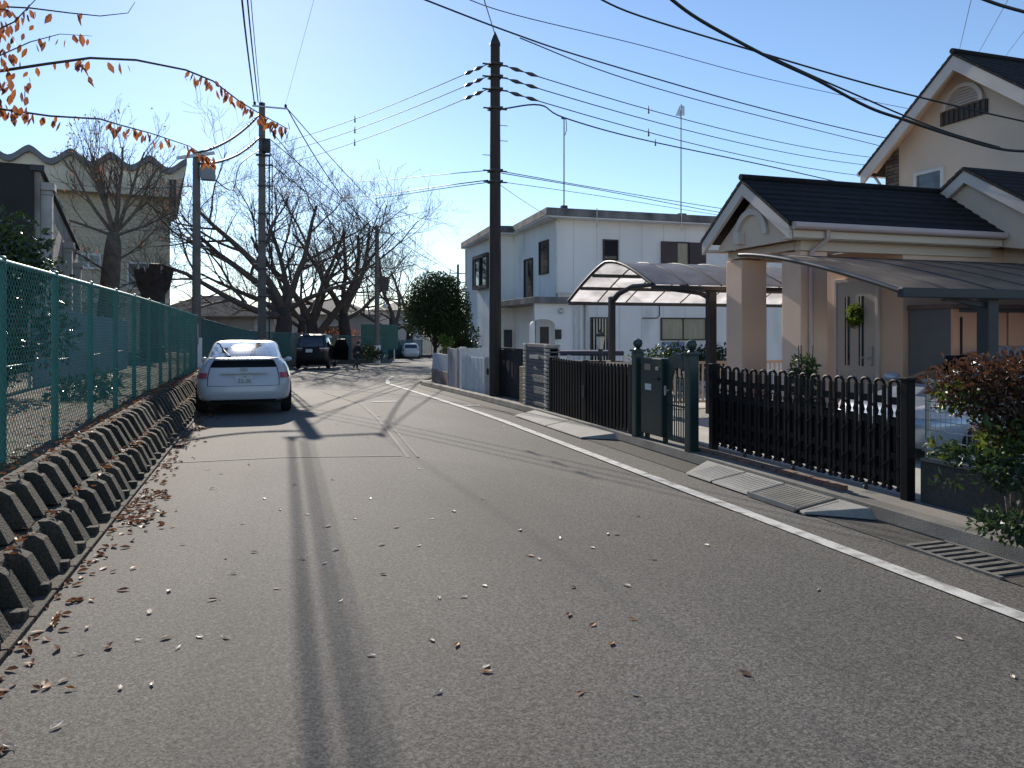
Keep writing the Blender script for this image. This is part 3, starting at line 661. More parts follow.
# autumn cherry standing left of the frame, its branches hanging into the picture
rg = random.Random(71); base = Vector((-2.75, 3.2, .5))
t = thing('autumn_cherry_tree', 'cherry branches with hanging orange and rust leaves reaching into the upper left sky', 'tree', base)
b = MB(); b.tube([base-Vector((0,0,.2)),base+Vector((.02,.1,1.6)),base+Vector((.1,.4,3.0)),base+Vector((-.1,.9,4.3)),base+Vector((-.4,1.4,5.5))],[.2,.16,.13,.09,.05],12); b.build('trunk', M['bark'], t, smooth=180)
BR = [([(-150,150,5.0),(-60,85,5.2),(0,71,5.4),(46,64,5.5),(90,58,5.6),(136,60,5.7),(186,70,5.8),(213,81,5.85),(239,101,5.9),(262,115,5.95),(288,129,6.0)], .013),
      ([(-150,150,5.0),(-50,104,5.3),(0,109,5.5),(50,116,5.6),(100,119,5.7),(120,125,5.75),(150,133,5.8),(189,146,5.9),(214,162,6.0)], .010),
      ([(-120,40,5.0),(-30,5,5.1),(30,8,5.2),(70,13,5.25),(100,16,5.3),(128,13,5.35),(135,2,5.4)], .007),
      ([(-60,85,5.2),(-10,60,5.3),(30,42,5.35),(60,34,5.4),(92,36,5.45)], .006),
      ([(-120,40,5.0),(-20,38,5.0),(14,22,5.05),(40,-5,5.1)], .009),
      ([(-120,40,5.0),(-30,-30,5.1),(20,-60,5.2)], .011), ([(86,58,5.6),(80,64,5.6),(92,82,5.6)], .003), ([(-50,104,5.3),(-6,88,5.3),(8,82,5.32)], .004)]
b = MB(); b.tube([base+Vector((.1,.4,3.0)), at(-150,150,5.0)],[.05,.025],7); b.tube([base+Vector((0,.8,4.0)), at(-120,40,5.0)],[.04,.02],7)
lf = MB(); dull = MB()
for pts, r in BR:
    P = [at(*q) for q in pts]; b.tube(P, [r*(1-.75*i/(len(P)-1)) for i in range(len(P))], 6)
b.build('branch', M['twig'], t, smooth=180)
def hang(mb, px, py, D, s=1.0):
    p = at(px, py, D); d = Vector((rg.uniform(-.6,.6), rg.uniform(-.6,.6), -1)); L = .074*s*rg.uniform(.7,1.25); mb.leaf2(p, L, L*.5, d, rv(rg), rg.uniform(-.014,.014))
def along(pts, f):
    k = f*(len(pts)-1); i = min(int(k), len(pts)-2); q = k-i; return [pts[i][j]+(pts[i+1][j]-pts[i][j])*q for j in range(3)]
for bi, f0, f1, n in ((0,.60,.995,46),(0,.25,.5,9),(1,.15,.42,22),(1,.55,.995,34),(2,.2,.6,6),(3,.3,1,13),(4,.2,.9,16),(6,.1,1,6),(7,0,1,8)):
    for k in range(n):
        q = along(BR[bi][0], f0+(f1-f0)*(k+rg.random())/n)
        hang(lf if rg.random() < .55 else dull, q[0]+rg.uniform(-3,3), q[1]+rg.uniform(-2,5), q[2]+rg.uniform(-.05,.05))
for k in range(150):   # dense cluster at the left edge
    a = rg.random(); px = -40+abs(rg.gauss(0,1))*30; py = rg.uniform(0,75)-(px*.25); hang(lf if rg.random() < .45 else dull, px, py, rg.uniform(4.9,5.6), 1.0)
for k in range(40): hang(dull if rg.random()<.6 else lf, rg.uniform(-30,30), rg.uniform(70,118), rg.uniform(5.1,5.6))
for k in range(9): hang(lf, 280+rg.uniform(-10,10), 128+rg.uniform(-14,6), 6.0, 1.1)
for k in range(8): hang(lf, 208+rg.uniform(-6,6), 160+rg.uniform(-6,3), 6.0, .9)
lf.build('foliage', M['autumn_leaf'], t); dull.build('foliage', M['autumn_dull'], t)
# ------------------------------------------------------------------ leaves on the ground
def leaf_on(mb, x, y, z, L, curl):
    a = rnd.random()*6.28; d = Vector((math.cos(a),math.sin(a),rnd.uniform(0,.06))); n = Vector((rnd.uniform(-.2,.2),rnd.uniform(-.2,.2),1)); mb.leaf2(Vector((x,y,z)), L, L*rnd.uniform(.42,.6), d, n, curl)
b = MB()
for k in range(2600):
    s = rnd.uniform(3, 24); u = rnd.random()
    if u < .22: x, z = -1.17+abs(rnd.gauss(0,.13)), .003
    elif u < .36: x, z = rnd.uniform(-1.5,-1.33), .30
    elif u < .70: x, z = rnd.uniform(-1.95,-1.56), .575
    else: x, z = rnd.uniform(-5.5,-1.9), .56+.05*rnd.random()
    leaf_on(b, x, s, z+gz(s)*(1 if x>-1.6 else .8), rnd.uniform(.04,.08), rnd.uniform(.004,.02))
for k in range(1500): s = rnd.uniform(4,26); x = rnd.uniform(-6,-2); leaf_on(b, x, s, .57+gz(s)*.8+.03*min(6,1+(-x-1.8)*.9), rnd.uniform(.04,.09), .01)
for c in range(8):
    cs = 4.6+rnd.random()**1.3*13; cx_ = -1.1+rnd.uniform(0,.22)
    for k in range(rnd.randrange(10,34)): y = cs+rnd.gauss(0,.16); leaf_on(b, max(-1.16,cx_+rnd.gauss(0,.07)), y, .004+gz(y)+.012*rnd.random(), rnd.uniform(.035,.075), rnd.uniform(.004,.02))
o = b.build('leaf_litter', M['litter'], kind='stuff'); tag(o, 'dry leaf litter drifted along the retaining wall and over the bank', 'leaf litter')
def photo_ground(px, py):
    D = EYE*FPX/(py-HY); return at(px, py, D)
KIND = {'pale': ('leaf_pale','pale upturned leaf lying on the road, one of many','pale leaves scattered on the road'),
        'brown': ('leaf_brown','curled dark brown leaf lying on the road, one of many','dark brown leaves scattered on the road'),
        'orange': ('leaf_orange','orange leaf lying on the road, one of many','orange leaves scattered on the road')}
shapes = {}
for k in KIND:
    shapes[k] = []
    for i in range(6):
        b = MB(); L = rnd.uniform(.04,.066); c = rnd.uniform(.003,.009)
        leaf_on(b, 0, 0, .001, L, c)
        n0 = len(b.v); b.bar((0,0,.002),(-L*.3,rnd.uniform(-.02,.02),.006),.002)
        me = bpy.data.meshes.new('fallen_leaf'); me.from_pydata(b.v, [], b.f); me.materials.append(M[KIND[k][0]]); me.update(); shapes[k].append(me)
named = [('pale',x,y) for x,y in ((152,683),(120,691),(88,627),(77,655),(50,731),(460,598),(489,666),(640,697),(540,561),(482,586),(196,637),(258,553),(338,603),(14,748),(428,520),(560,540),(704,545),(955,638),(1011,676),(818,590),(590,548),(607,534),(230,575),(170,590),(300,560),(370,500),(520,530),(420,470),(650,560),(620,535),(135,640),(440,600),(175,650),(95,560),(240,525),(180,545),(215,490),(265,500),(330,480),(480,500),(385,545))] + \
        [('brown',x,y) for x,y in ((44,687),(58,684),(280,590),(325,528),(380,575),(640,517),(752,678),(570,614),(430,640),(160,640),(110,573),(280,510),(218,600),(250,465),(305,515),(225,560),(10,750))] + \
        [('orange',x,y) for x,y in ((52,685),(527,556),(583,693),(590,628),(130,570),(613,643),(75,690),(170,528),(205,470),(90,600))]
for px in range(26): named.append((('pale','pale','pale','brown','pale','orange')[px%6], rnd.uniform(120,640), 415+rnd.random()**2*330))
for kd, px, py in named:
    p = photo_ground(px, py)
    if not (-1.1 < p.x < 4.3): continue
    o = bpy.data.objects.new('fallen_leaf', shapes[kd][rnd.randrange(6)]); COL.objects.link(o); o.location = (p.x, p.y, gz(p.y)+.006); o.rotation_euler = (0,0,rnd.random()*6.28)
    tag(o, KIND[kd][1], 'leaf', KIND[kd][2])
# ------------------------------------------------------------------ right-hand side
def onX(px, py, X):
    d = at(px, py, 1.0)-Vector((0,0,EYE)); k = X/d.x; return (d.y*k, EYE+d.z*k)
def onY(px, py, Y):
    d = at(px, py, 1.0)-Vector((0,0,EYE)); k = Y/d.y; return (d.x*k, EYE+d.z*k)
M['stucco'] = mat('peach_stucco', (.84,.575,.42), .9, .06, 1.2, .06, 160, bump=.25, bscale=180)
M['stucco2'] = mat('cream_stucco', (.74,.59,.46), .9, .06, 1.2, .06, 160, bump=.25, bscale=180)
M['board'] = mat('fascia_paint', (.68,.59,.52), .6, .08, 2, .05)
M['gutter'] = mat('gutter_pink', (.55,.42,.39), .45, .05, 2, .02)
M['slate'] = brick_mat('roof_slate', (.014,.013,.015), (.022,.020,.023), (.006,.006,.007), 1.0, .45, .20, .012, .75, .6)
M['stone'] = brick_mat('ledge_stone', (.30,.24,.20), (.12,.10,.085), (.03,.027,.024), 1.0, .34, .085, .008, .85, 1.0, axes='yz')
M['white_wall'] = mat('white_wall', (.88,.865,.83), .85, .07, .8, .06, 120, bump=.15, stain=(.5,.49,.46), sscale=.9, sthr=(.6,.85), stretch=(1,1,.3))
M['old_fascia'] = mat('weathered_fascia', (.24,.23,.225), .85, .3, 2, .15, 30, stain=(.09,.08,.075), sscale=1.6, sthr=(.42,.7), stretch=(1,1,.5))
M['glass'] = glass_mat('window_glass'); M['dark_frame'] = mat('dark_frame', (.03,.028,.028), .5, .1)
M['shutter'] = mat('brown_shutter', (.07,.05,.05), .7, .15, 4)
M['curtain'] = mat('curtain', (.42,.38,.27), .9, .15, 3, .05, stretch=(8,8,.6))
M['black_gate'] = mat('black_aluminium', (.010,.009,.010), .55, .15, 6, spec=.2)
M['green_gate'] = mat('dark_green_enamel', (.012,.035,.034), .4, .12, 3)
M['wood_white'] = mat('weathered_white_board', (.78,.77,.74), .85, .12, 2, .12, 40, stain=(.35,.31,.27), sscale=1.5, sthr=(.55,.8), stretch=(1,1,.25))
M['wood_grey'] = mat('weathered_grey_board', (.58,.53,.50), .85, .2, 2, .15, 40, stain=(.17,.13,.11), sscale=1.5, sthr=(.5,.75), stretch=(1,1,.3))
M['wood_black'] = mat('black_board', (.016,.015,.017), .75, .25, 3, .1, 40, stretch=(6,6,.6))
M['wood_brown'] = mat('brown_board', (.11,.07,.05), .8, .3, 3, .15, 40)
M['sandstone'] = mat('stacked_stone', (.19,.175,.17), .85, .25, 4, .2, 60, bump=.4, stretch=(1,1,4))
M['pale_stone'] = mat('pale_edge_stone', (.46,.43,.38), .85, .2, 5, .15, 60, bump=.3)
M['tan_brick'] = mat('tan_brick', (.38,.26,.13), .85, .25, 8, .2, 60, bump=.3)
M['polycarb'] = None
def panel_mat(name, c, ct, a):
    m = bpy.data.materials.new(name); m.use_nodes = True; nt = m.node_tree; N = nt.nodes; L = nt.links; b = N['Principled BSDF']
    b.inputs['Base Color'].default_value=(*c,1); b.inputs['Roughness'].default_value=.25
    t = N.new('ShaderNodeBsdfTranslucent'); t.inputs['Color'].default_value=(*ct,1)
    mx = N.new('ShaderNodeMixShader'); mx.inputs[0].default_value=a; L.new(b.outputs[0],mx.inputs[1]); L.new(t.outputs[0],mx.inputs[2])
    tc = N.new('ShaderNodeTexCoord'); n = N.new('ShaderNodeTexNoise'); n.inputs['Scale'].default_value=2.5; n.inputs['Detail'].default_value=6; L.new(tc.outputs['Object'],n.inputs['Vector'])
    r = N.new('ShaderNodeValToRGB'); r.color_ramp.elements[0].position=.35; r.color_ramp.elements[1].position=.7
    r.color_ramp.elements[0].color=(*[k*.7 for k in ct],1); r.color_ramp.elements[1].color=(*ct,1); L.new(n.outputs['Fac'],r.inputs['Fac']); L.new(r.outputs['Color'],t.inputs['Color'])
    L.new(mx.outputs[0], N['Material Output'].inputs['Surface']); return m
M['poly_smoke'] = panel_mat('smoked_polycarbonate', (.5,.45,.42), (1.0,.93,.87), .9)
M['poly_clear'] = panel_mat('milky_polycarbonate', (.55,.56,.6), (.97,.95,.94), .78)
# ---- ramps, bricks, grate beside the kerb
def ramp_piece(mb, y0, y1, h=.098, x0=4.30, cut0=0, cut1=0):
    z = gz((y0+y1)/2)
    mb.add([(x0+.0,y0+cut0,z+.013),(4.732,y0,z+.013),(4.732,y1,z+.013),(x0,y1-cut1,z+.013),
            (x0+.015,y0+cut0,z+.03),(4.728,y0+cut0*.2,z+h),(4.728,y1-cut1*.2,z+h),(x0+.015,y1-cut1,z+.03)],
           [(3,2,1,0),(4,5,6,7),(0,1,5,4),(1,2,6,5),(2,3,7,6),(3,0,4,7)])
GR = 'kerb ramp blocks in the gutter'
for k, (y0, y1, c0, c1, lb) in enumerate(((11.5,13.2,0,.1,'pale concrete kerb ramp nearest the stacked stone wall'),(9.75,11.47,.3,0,'pale concrete kerb ramp with slanted end before the black picket gate'))):
    b = MB(); ramp_piece(b, y0, y1, cut0=c0, cut1=c1); tag(b.build('kerb_ramp', M['ramp'], bevel=.008), lb, 'kerb ramp', GR)
for k, (y0, y1, c0, c1, mm, lb) in enumerate(((6.72,7.5,0,.3,'ramp','ribbed concrete kerb ramp with rounded far end below the looped gate'),(6.1,6.70,0,0,'ramp','ribbed concrete kerb ramp in the middle below the looped gate'),(5.42,6.08,0,0,'kerb','dark kerb ramp plate with a shiny metal nose below the looped gate'),(4.95,5.38,.36,0,'ramp','small corner kerb ramp nearest the leafy red bush'))):
    b = MB(); ramp_piece(b, y0, y1, cut0=c0, cut1=c1); o = tag(b.build('kerb_ramp', M[mm], bevel=.008), lb, 'kerb ramp', GR)
    b = MB(); n = int((y1-y0-c0-c1)/.05)
    for i in range(n):
        yy = y0+c0+.03+i*.05; b.bar((4.36,yy,.0345),(4.68,yy,.0885),.014,.009)
    b.build('grip_rib', M[mm], o)
    if k == 2: b = MB(); b.box(4.285,4.312,y0,y1,.008,.05); b.build('metal_nose', M['steel'], o)
for k in range(11):
    y = 5.7+.225*k; b = MB(); b.cbox((4.965,y,.128),(.10,.205,.05), rnd.uniform(-.03,.03)); o = b.build('edging_brick', mat('edging_brick',(.25+rnd.uniform(-.05,.05),.13,.09),.85,.25,8,.2,60), bevel=.006)
    tag(o, 'reddish edging brick set along the kerb under the looped gate, one of a row', 'brick', 'edging bricks along the kerb')
t = thing('drain_grate', 'iron drain grate in the gutter below the leafy red bush', 'drain', (4.53,3.9,0))
b = MB(); b.box(4.34,4.37,3.55,4.3,.0,.022); b.box(4.70,4.73,3.55,4.3,.0,.022); b.build('frame', M['kerb'], t)
b = MB()
for i in range(9): y = 3.6+i*.085; b.box(4.375,4.695,y,y+.04,.0,.02)
b.build('grate_bars', M['kerb'], t)
b = MB(); b.box(4.37,4.70,3.56,4.29,-.002,.0075); b.build('pit', M['wire'], t)
# ---- wall, fence and photinia at the right edge
t = thing('garden_wall', 'low dark concrete wall under the pale mesh fence at the right edge', 'wall', (5.3,5,.1))
b = MB(); y = 5.02
while y > -2: b.box(5.24,5.38,y-1.196,y,.0,.46); y -= 1.2
b.build('wall', mat('dark_wall',(.07,.068,.064),.9,.3,2,.2,40,bump=.4,stain=(.04,.045,.03),sscale=3), t, bevel=.01)
b = MB(); b.box(5.22,5.40,-2,5.0,.462,.49); b.build('coping', M['kerb'], t, bevel=.006)
t = thing('mesh_fence', 'pale grey wire mesh fence on the low wall behind the leafy red bush', 'fence', (5.31,4.95,.49))
b = MB()
for y in frange(-2,5.03,.05): b.tube([(5.31,y,.56),(5.31,y,1.12)],.0038,4,False)
for z in frange(.56,1.12,.075): b.tube([(5.306,-2,z),(5.306,5.04,z)],.0042,4,False)
b.build('mesh', M['galv'], t)
for y in (5.02,3.2,1.1): b = MB(); b.tube([(5.325,y,.45),(5.325,y,1.15)],.022,8); b.build('post', M['galv'], t, smooth=60)
for z in (.55,1.13): b = MB(); b.box(5.295,5.325,-2,5.06,z-.014,z+.014); b.build('rail', M['galv'], t)
v = at(1003,331,5.15)
rg = random.Random(81); base = Vector((5.06, 4.02, .10)); t = thing('photinia_bush', 'tall bush of red brown and yellow green leaves in front of the mesh fence', 'shrub', base)
b = MB()
for e in ((.1,-.1,.7),(-.05,.3,.75),(.25,-.4,.8),(.0,.1,.5)):
    b.tube([base-Vector((0,0,.1)), base+Vector((e[0]*.2,e[1]*.2,.35)), base+Vector(e)],[.032,.024,.008],7)
b.build('stem', M['bark2'], t, smooth=180)
b = MB(); foliage(b, rg, [(at(962,386,5.45),(.24,.26,.2)),(at(1000,385,5.3),(.3,.32,.24)),(at(1040,400,5.1),(.34,.36,.34)),(at(1008,425,5.2),(.2,.26,.2))], 3600, .047, .025); b.build('foliage', M['phot_leaf'], t)
b = MB(); foliage(b, rg, [(at(958,398,5.4),(.17,.18,.10)),(at(942,448,5.5),(.10,.12,.07)),(at(1010,440,5.1),(.20,.22,.15))], 620, .06, .03); b.build('young_foliage', M['phot_green'], t)
b = MB(); foliage(b, rg, [(at(965,455,5.2),(.2,.2,.06)),(at(1005,470,5.0),(.2,.2,.14)),(at(1015,525,4.75),(.22,.25,.1)),(at(945,480,5.3),(.12,.1,.04))], 900, .055, .028); b.build('lower_foliage', M['shrub_leaf'], t)
# ---- looped folding gate
def px_gate():
    t = thing('folding_gate', 'long black folding gate of looped bars in front of the beige porch', 'gate', (5.2,5.15,.11))
    y0, y1 = 5.17, 8.0; n = 17; X = 5.2
    proto = None
    for k in range(n):
        yc = y0+(y1-y0)*(k+.5)/n
        if proto is None:
            b = MB(); hw = .052
            for sg in (-1,1): b.box(X-.016,X+.016,yc+sg*hw-.014,yc+sg*hw+.014,.16,1.075)
            arc = [(X,yc+hw*math.cos(a),1.075+.045*math.sin(a)) for a in [math.pi*i/8 for i in range(9)]]; b.tube(arc,.016,6)
            for z in (.93,.74,.45,.28): b.cbox((X,yc,z),(.022,.105,.03)); b.cbox((X,yc,z+.012),(.024,.06,.065))
            for z in (.835,):
                for sg in (-1,1): b.bar((X,yc+sg*hw,z+.09),(X,yc+sg*.018,z),.014); b.bar((X,yc+sg*hw,z-.09),(X,yc+sg*.018,z),.014)
            proto = b.build('loop_bar', M['black_gate'], t, bevel=.004); py = yc
        else:
            o = proto.copy(); COL.objects.link(o); o.parent = t; o.location = (0, yc-py, .02*math.sin(k*.9)*.3)
    b = MB(); pitch = (y1-y0)/n
    for k in range(n+1):
        yc = y0+pitch*k
        for z in (.88,.66,.40,.22):
            for sg in (-1,1): b.bar((X+.012*sg,yc-.055,z-.045*sg),(X+.012*sg,yc+.055,z+.045*sg),.012)
        b.box(X-.008,X+.008,yc-.007,yc+.007,.20,.72)
        for q in (-.03,.0,.03): b.box(X+.014,X+.026,yc+q-.010,yc+q+.010,.20,.70); b.box(X+.014,X+.026,yc+pitch/2+q-.009,yc+pitch/2+q+.009,.20,.80)
    b.build('scissor_links', M['black_gate'], t)
    for yy in (y0-.06, y1+.05):
        b = MB(); b.box(X-.045,X+.045,yy-.04,yy+.04,.06,1.13); b.box(X-.055,X+.055,yy-.05,yy+.05,1.13,1.155); b.build('end_post', M['black_gate'], t, bevel=.006)
    for k in (2,8,13):
        yc = y0+(y1-y0)*(k+.5)/n; b = MB(); b.bar((X,yc,.17),(X,yc,.145),.03)
        b.lathe((X,yc,.112), [(.012,0),(.022,.01),(.022,.03),(.012,.04)], 8); b.build('caster', M['iron'], t)
px_gate()
# ---- small pedestrian gate with mailbox panel between green posts
for lb, yy in (('dark green gate post with ball top on the left of the mailbox panel',9.3),('dark green gate post with ball top between the small gate and the looped gate',7.93)):
    t = thing('gate_post', lb, 'gate post', (4.82,yy,.11), 'green ball topped gate posts')
    b = MB(); b.box(4.755,4.885,yy-.062,yy+.062,.1,1.27); b.build('post', M['green_gate'], t, bevel=.012)
    b = MB(); b.box(4.738,4.902,yy-.078,yy+.078,1.272,1.30); b.lathe((4.82,yy,1.30), [(.05,0),(.03,.02),(.055,.05),(.066,.085),(.05,.13),(.015,.15)], 14); b.build('cap', M['green_gate'], t, smooth=40)
ya, yb = onX(646,400,4.86)[0], onX(667,400,4.86)[0]
t = thing('mailbox_panel', 'dark green mailbox panel with a white notice between the two ball topped posts', 'mailbox', (4.86,(ya+yb)/2,.11))
b = MB(); b.box(4.78,4.94,yb,ya,.2,1.2); b.build('cabinet', M['green_gate'], t, bevel=.012)
b = MB(); b.box(4.772,4.779,ya-.28,ya-.12,1.04,1.12); b.build('brass_plate', mat('plate_brass',(.3,.24,.16),.5,.1), t)
b = MB(); b.box(4.770,4.7785,ya-.3,ya-.14,.78,.86); b.build('notice', M['white_post'], t)
b = MB(); b.lathe((4.765,yb+.08,1.07), [(.022,-.02),(.022,.02)], 10); b.build('bell_button', M['galv'], t)
b = MB(); b.box(4.76,4.779,ya-.34,yb+.06,.92,.945); b.build('mail_slot', M['black_gate'], t)
for yy in (ya-.04,yb+.04): b = MB(); b.bar((4.86,yy,.10),(4.86,yy,.2),.05); b.build('foot', M['green_gate'], t)
ye = onX(684.5,400,4.86)[0]
t = thing('garden_gate', 'narrow dark green bar gate with a wave shaped top plate beside the mailbox panel', 'gate', (4.86,(yb+ye)/2,.11))
b = MB(); n = 7
for i in range(n+1):
    yy = ye+.03+(yb-ye-.06)*i/n; b.tube([(4.86,yy,.17),(4.86,yy,.98 if i<4 else .75)],.009,6)
for z in (.19,.62): b.box(4.85,4.87,ye+.01,yb-.01,z-.012,z+.012)
b.build('bars', M['green_gate'], t)
b = MB(); poly = [(yb-.01,.72)]
for i in range(11):
    f = i/10; poly.append((yb-.01+(ye+.02-yb)*f, 1.15+.13*math.sin(f*math.pi*.9)))
for i in range(11):
    f = 1-i/10; poly.append((yb-.01+(ye+.02-yb)*f, 1.0+.10*math.sin(f*math.pi*.8)-(.28*max(0,1-f*2.2))))
b.extr(poly, 'x', 4.84, 4.88); b.build('top_plate', M['green_gate'], t)
b = MB(); b.bar((4.80,yb-.06,.86),(4.80,yb-.06,.74),.02); b.bar((4.85,yb-.06,.8),(4.80,yb-.06,.8),.014); b.build('handle', M['galv'], t)
# ---- picket gate
t = thing('picket_gate', 'black double leaf picket gate with shiny bar tips between stone wall and green post', 'gate', (4.82,11,.11))
y0, y1 = 9.48, 12.62; n = 27; proto = None
for k in range(n):
    yc = y0+(y1-y0)*(k+.5)/n; zt = 1.06
    if proto is None:
        b = MB(); b.box(4.80,4.826,yc-.034,yc+.034,.15,zt); b.lathe((4.813,yc,zt), [(.021,0),(.024,.012),(.016,.03),(.004,.036)], 8); proto = b.build('picket', M['black_gate'], t, bevel=.004); pk = yc
    else: o = proto.copy(); COL.objects.link(o); o.parent = t; o.location = (0, yc-pk, -.07*math.sin((k/(n-1))*math.pi)*.4)
for z in (.24,.58,.92): b = MB(); b.box(4.827,4.85,y0,y1,z-.022,z+.022); b.build('rail', M['black_gate'], t)
for yy in (y0+.0,(y0+y1)/2,(y0+y1)/2+.06,y1): b = MB(); b.box(4.795,4.855,yy-.028,yy+.028,.13,1.09); b.build('stile', M['black_gate'], t, bevel=.005)
b = MB(); b.box(4.775,4.794,(y0+y1)/2-.02,(y0+y1)/2+.08,.5,.68); b.build('latch', M['iron'], t)
b = MB(); b.box(4.83,4.845,y0,y1,.26,.9); b.build('backing_sheet', mat('dark_backing',(.02,.02,.024),.6,.1), t)
# ---- stacked stone wall, tan brick post, black board fence, white fence
t = thing('stacked_stone_wall', 'grey wall of thin stacked slabs with pale stepped ends beside the picket gate', 'wall', (4.9,13.4,.11))
b = MB(); e = MB(); z = gz(13.4)+.10; k = 0
while z < 1.28:
    h = .072; off = rnd.uniform(-.008,.008)
    b.box(4.82+off,5.04+off,12.92,13.93,z,z+h-.006)
    e.box(4.80+off*.5,5.06,12.76,12.915,z+.002,z+h-.014); e.box(4.80+off*.5,5.06,13.935,14.09,z+.002,z+h-.014)
    z += h; k += 1
b.build('slabs', M['sandstone'], t, bevel=.006); e.build('end_stones', M['pale_stone'], t, bevel=.008)
b = MB(); b.box(4.86,5.02,12.76,14.08,gz(13.4)+.1,1.25); b.build('core', M['sandstone'], t)
b = MB(); b.box(4.80,4.822,13.2,13.7,1.03,1.10); b.build('nameplate', M['pale_stone'], t)
t = thing('brick_post', 'short tan brick post at the far end of the stacked slab wall', 'post', (4.95,14.3,.1))
b = MB(); z = gz(14.3)+.1
while z < .84: b.box(4.84,5.02,14.17,14.42,z,z+.062); z += .07
b.build('bricks', M['tan_brick'], t, bevel=.006); b = MB(); b.box(4.85,5.01,14.18,14.41,.05,.84); b.build('mortar_core', M['pale_stone'], t)
t = thing('board_fence', 'black vertical board fence behind the wooden utility pole', 'fence', (5.15,15.8,0))
for lo, hi, zt in ((14.5,17.25,1.17),):
    b = MB(); y = lo
    while y < hi: b.box(5.16+rnd.uniform(-.004,.004),5.185,y,y+.112,gz(y)+.08,zt+gz(y)); y += .12
    b.build('boards', M['wood_black'], t, bevel=.003)
    b = MB(); b.box(5.186,5.23,lo,hi,.9,.97); b.box(5.186,5.23,lo,hi,.2,.27); b.build('rail', M['wood_black'], t)
    b = MB(); b.box(5.14,5.2,lo,hi,zt+gz(16)+.012,zt+gz(16)+.045); b.build('cap_rail', M['wood_black'], t)
    b = MB(); b.box(5.08,5.16,17.26,17.36,gz(17)+.05,1.2); b.build('post', M['wood_black'], t)
    b = MB(); b.box(5.0,5.078,17.27,17.35,.52,.66); b.build('meter_box', M['iron'], t)
t = thing('white_board_fence', 'weathered white vertical board fence with worn gaps beside the black board fence', 'fence', (5.0,18.2,0))
b = MB(); y = 17.4
while y < 19.2: b.box(4.97+rnd.uniform(-.006,.006),4.995,y,y+.098,gz(y)+.1+rnd.uniform(-.02,.02),.90+rnd.uniform(-.02,.02)); y += .108
b.build('boards', M['wood_white'], t, bevel=.003)
b = MB(); b.box(4.997,5.04,17.4,19.2,.2,.27); b.box(4.997,5.04,17.4,19.2,.72,.79); b.build('rail', M['wood_white'], t)
b = MB(); b.box(4.95,5.06,17.36,17.395,gz(17)+.05,.93); b.build('end_post', M['wood_white'], t)
t = thing('white_fence_post', 'tall flat topped white post and return panel between the white boards and the grey panels', 'fence', (4.98,19.4,0))
b = MB(); b.box(4.86,5.0,19.22,19.42,gz(19)+.03,1.13); b.build('post', M['wood_white'], t, bevel=.01)
b = MB(); b.box(5.003,5.9,19.3,19.34,gz(19)+.1,1.1); b.build('panel', M['wood_white'], t)
t = thing('grey_panel_fence', 'taller weathered greyish pink panel fence beyond the tall white post', 'fence', (4.98,20.2,0))
b = MB(); b.box(4.95,5.0,19.44,19.98,gz(20)+.1,1.08); b.box(4.955,5.0,20.02,21.05,gz(20)+.1,1.06); b.build('panel', M['wood_grey'], t, bevel=.004)
b = MB()
for y in (19.98,21.07): b.box(4.93,5.02,y,y+.035,gz(20)+.05,1.1)
b.build('post', M['wood_grey'], t)
t = thing('low_block_wall', 'low pinkish block wall topped by a pale board at the far end of the fences', 'wall', (5.05,22.2,-.1))
b = MB(); b.box(5.0,5.14,21.15,23.6,gz(22)+.02,.36); b.build('wall', mat('pinkish_block',(.27,.19,.18),.9,.25,3,.2,40,bump=.3), t, bevel=.008)
b = MB(); b.box(5.03,5.08,21.15,23.6,.365,.86); b.build('board', mat('pale_blue_board',(.52,.55,.6),.8,.1,2), t)
# ---- white two storey house
H = thing('white_house', 'white two storey flat roofed house with brown shutters behind the wooden utility pole', 'house', (9.9,25.3,gz(25)))
YW = gz(25)-.1
b = MB(); b.box(9.9,24,25.3,34,YW,5.75); b.box(9.25,9.897,30.2,35.7,YW,5.745); b.build('wall', M['white_wall'], H)
b = MB(); b.extr([(9.3,24.75),(24.6,24.75),(24.6,34.6),(24.2,36.2),(9.1,36.1),(8.72,29.75),(9.62,29.6)], 'z', 5.58, 5.86); b.build('roof_slab', M['old_fascia'], H, bevel=.015)
b = MB(); b.extr([(9.32,24.77),(24.58,24.77),(24.58,34.58),(24.18,36.08),(9.12,36.08),(8.74,29.77),(9.64,29.62)], 'z', 5.545, 5.578); b.build('soffit', M['white_wall'], H)
b = MB()
for x in (11.2,14.6,18): b.tube([(x,24.72,5.2),(x,24.72,5.9)],.02,6)
b.build('fascia_strap', M['galv'], H)
# canopy with the entrance arch below it
b = MB(); b.extr([(8.85,24.75),(11.0,24.75),(11.0,25.29),(9.89,25.29),(9.89,30.19),(8.85,30.19)], 'z', 2.52, 2.74); b.build('canopy', M['old_fascia'], H, bevel=.01)
b = MB(); xa, xb = onY(533,330,25.0)[0], onY(552,330,25.0)[0]
poly = [(8.95,YW),(xa-.1,YW),(xa-.1,1.75)] + [((xa+xb)/2-(xb-xa+.2)/2*math.cos(math.pi*i/10), 1.75+.22*math.sin(math.pi*i/10)) for i in range(11)] + [(xb+.1,1.75),(xb+.1,YW),(10.75,YW),(10.75,2.518),(8.95,2.518)]
b.extr(poly, 'y', 24.95, 25.10); b.build('arch_wall', M['white_wall'], H)
b = MB(); b.box(9.895,10.5,25.12,25.285,YW,2.515); b.build('porch_return', M['white_wall'], H)
b = MB(); xq, xr = onY(540,330,25.1)[0], onY(549,330,25.1)[0]; b.box(xq,xr,25.112,25.118,YW,1.7); b.build('porch_door', M['dark_frame'], H)
b = MB(); b.box(9.45,9.8,30.14,30.19,.2,1.6); b.build('porch_window', M['glass'], H)
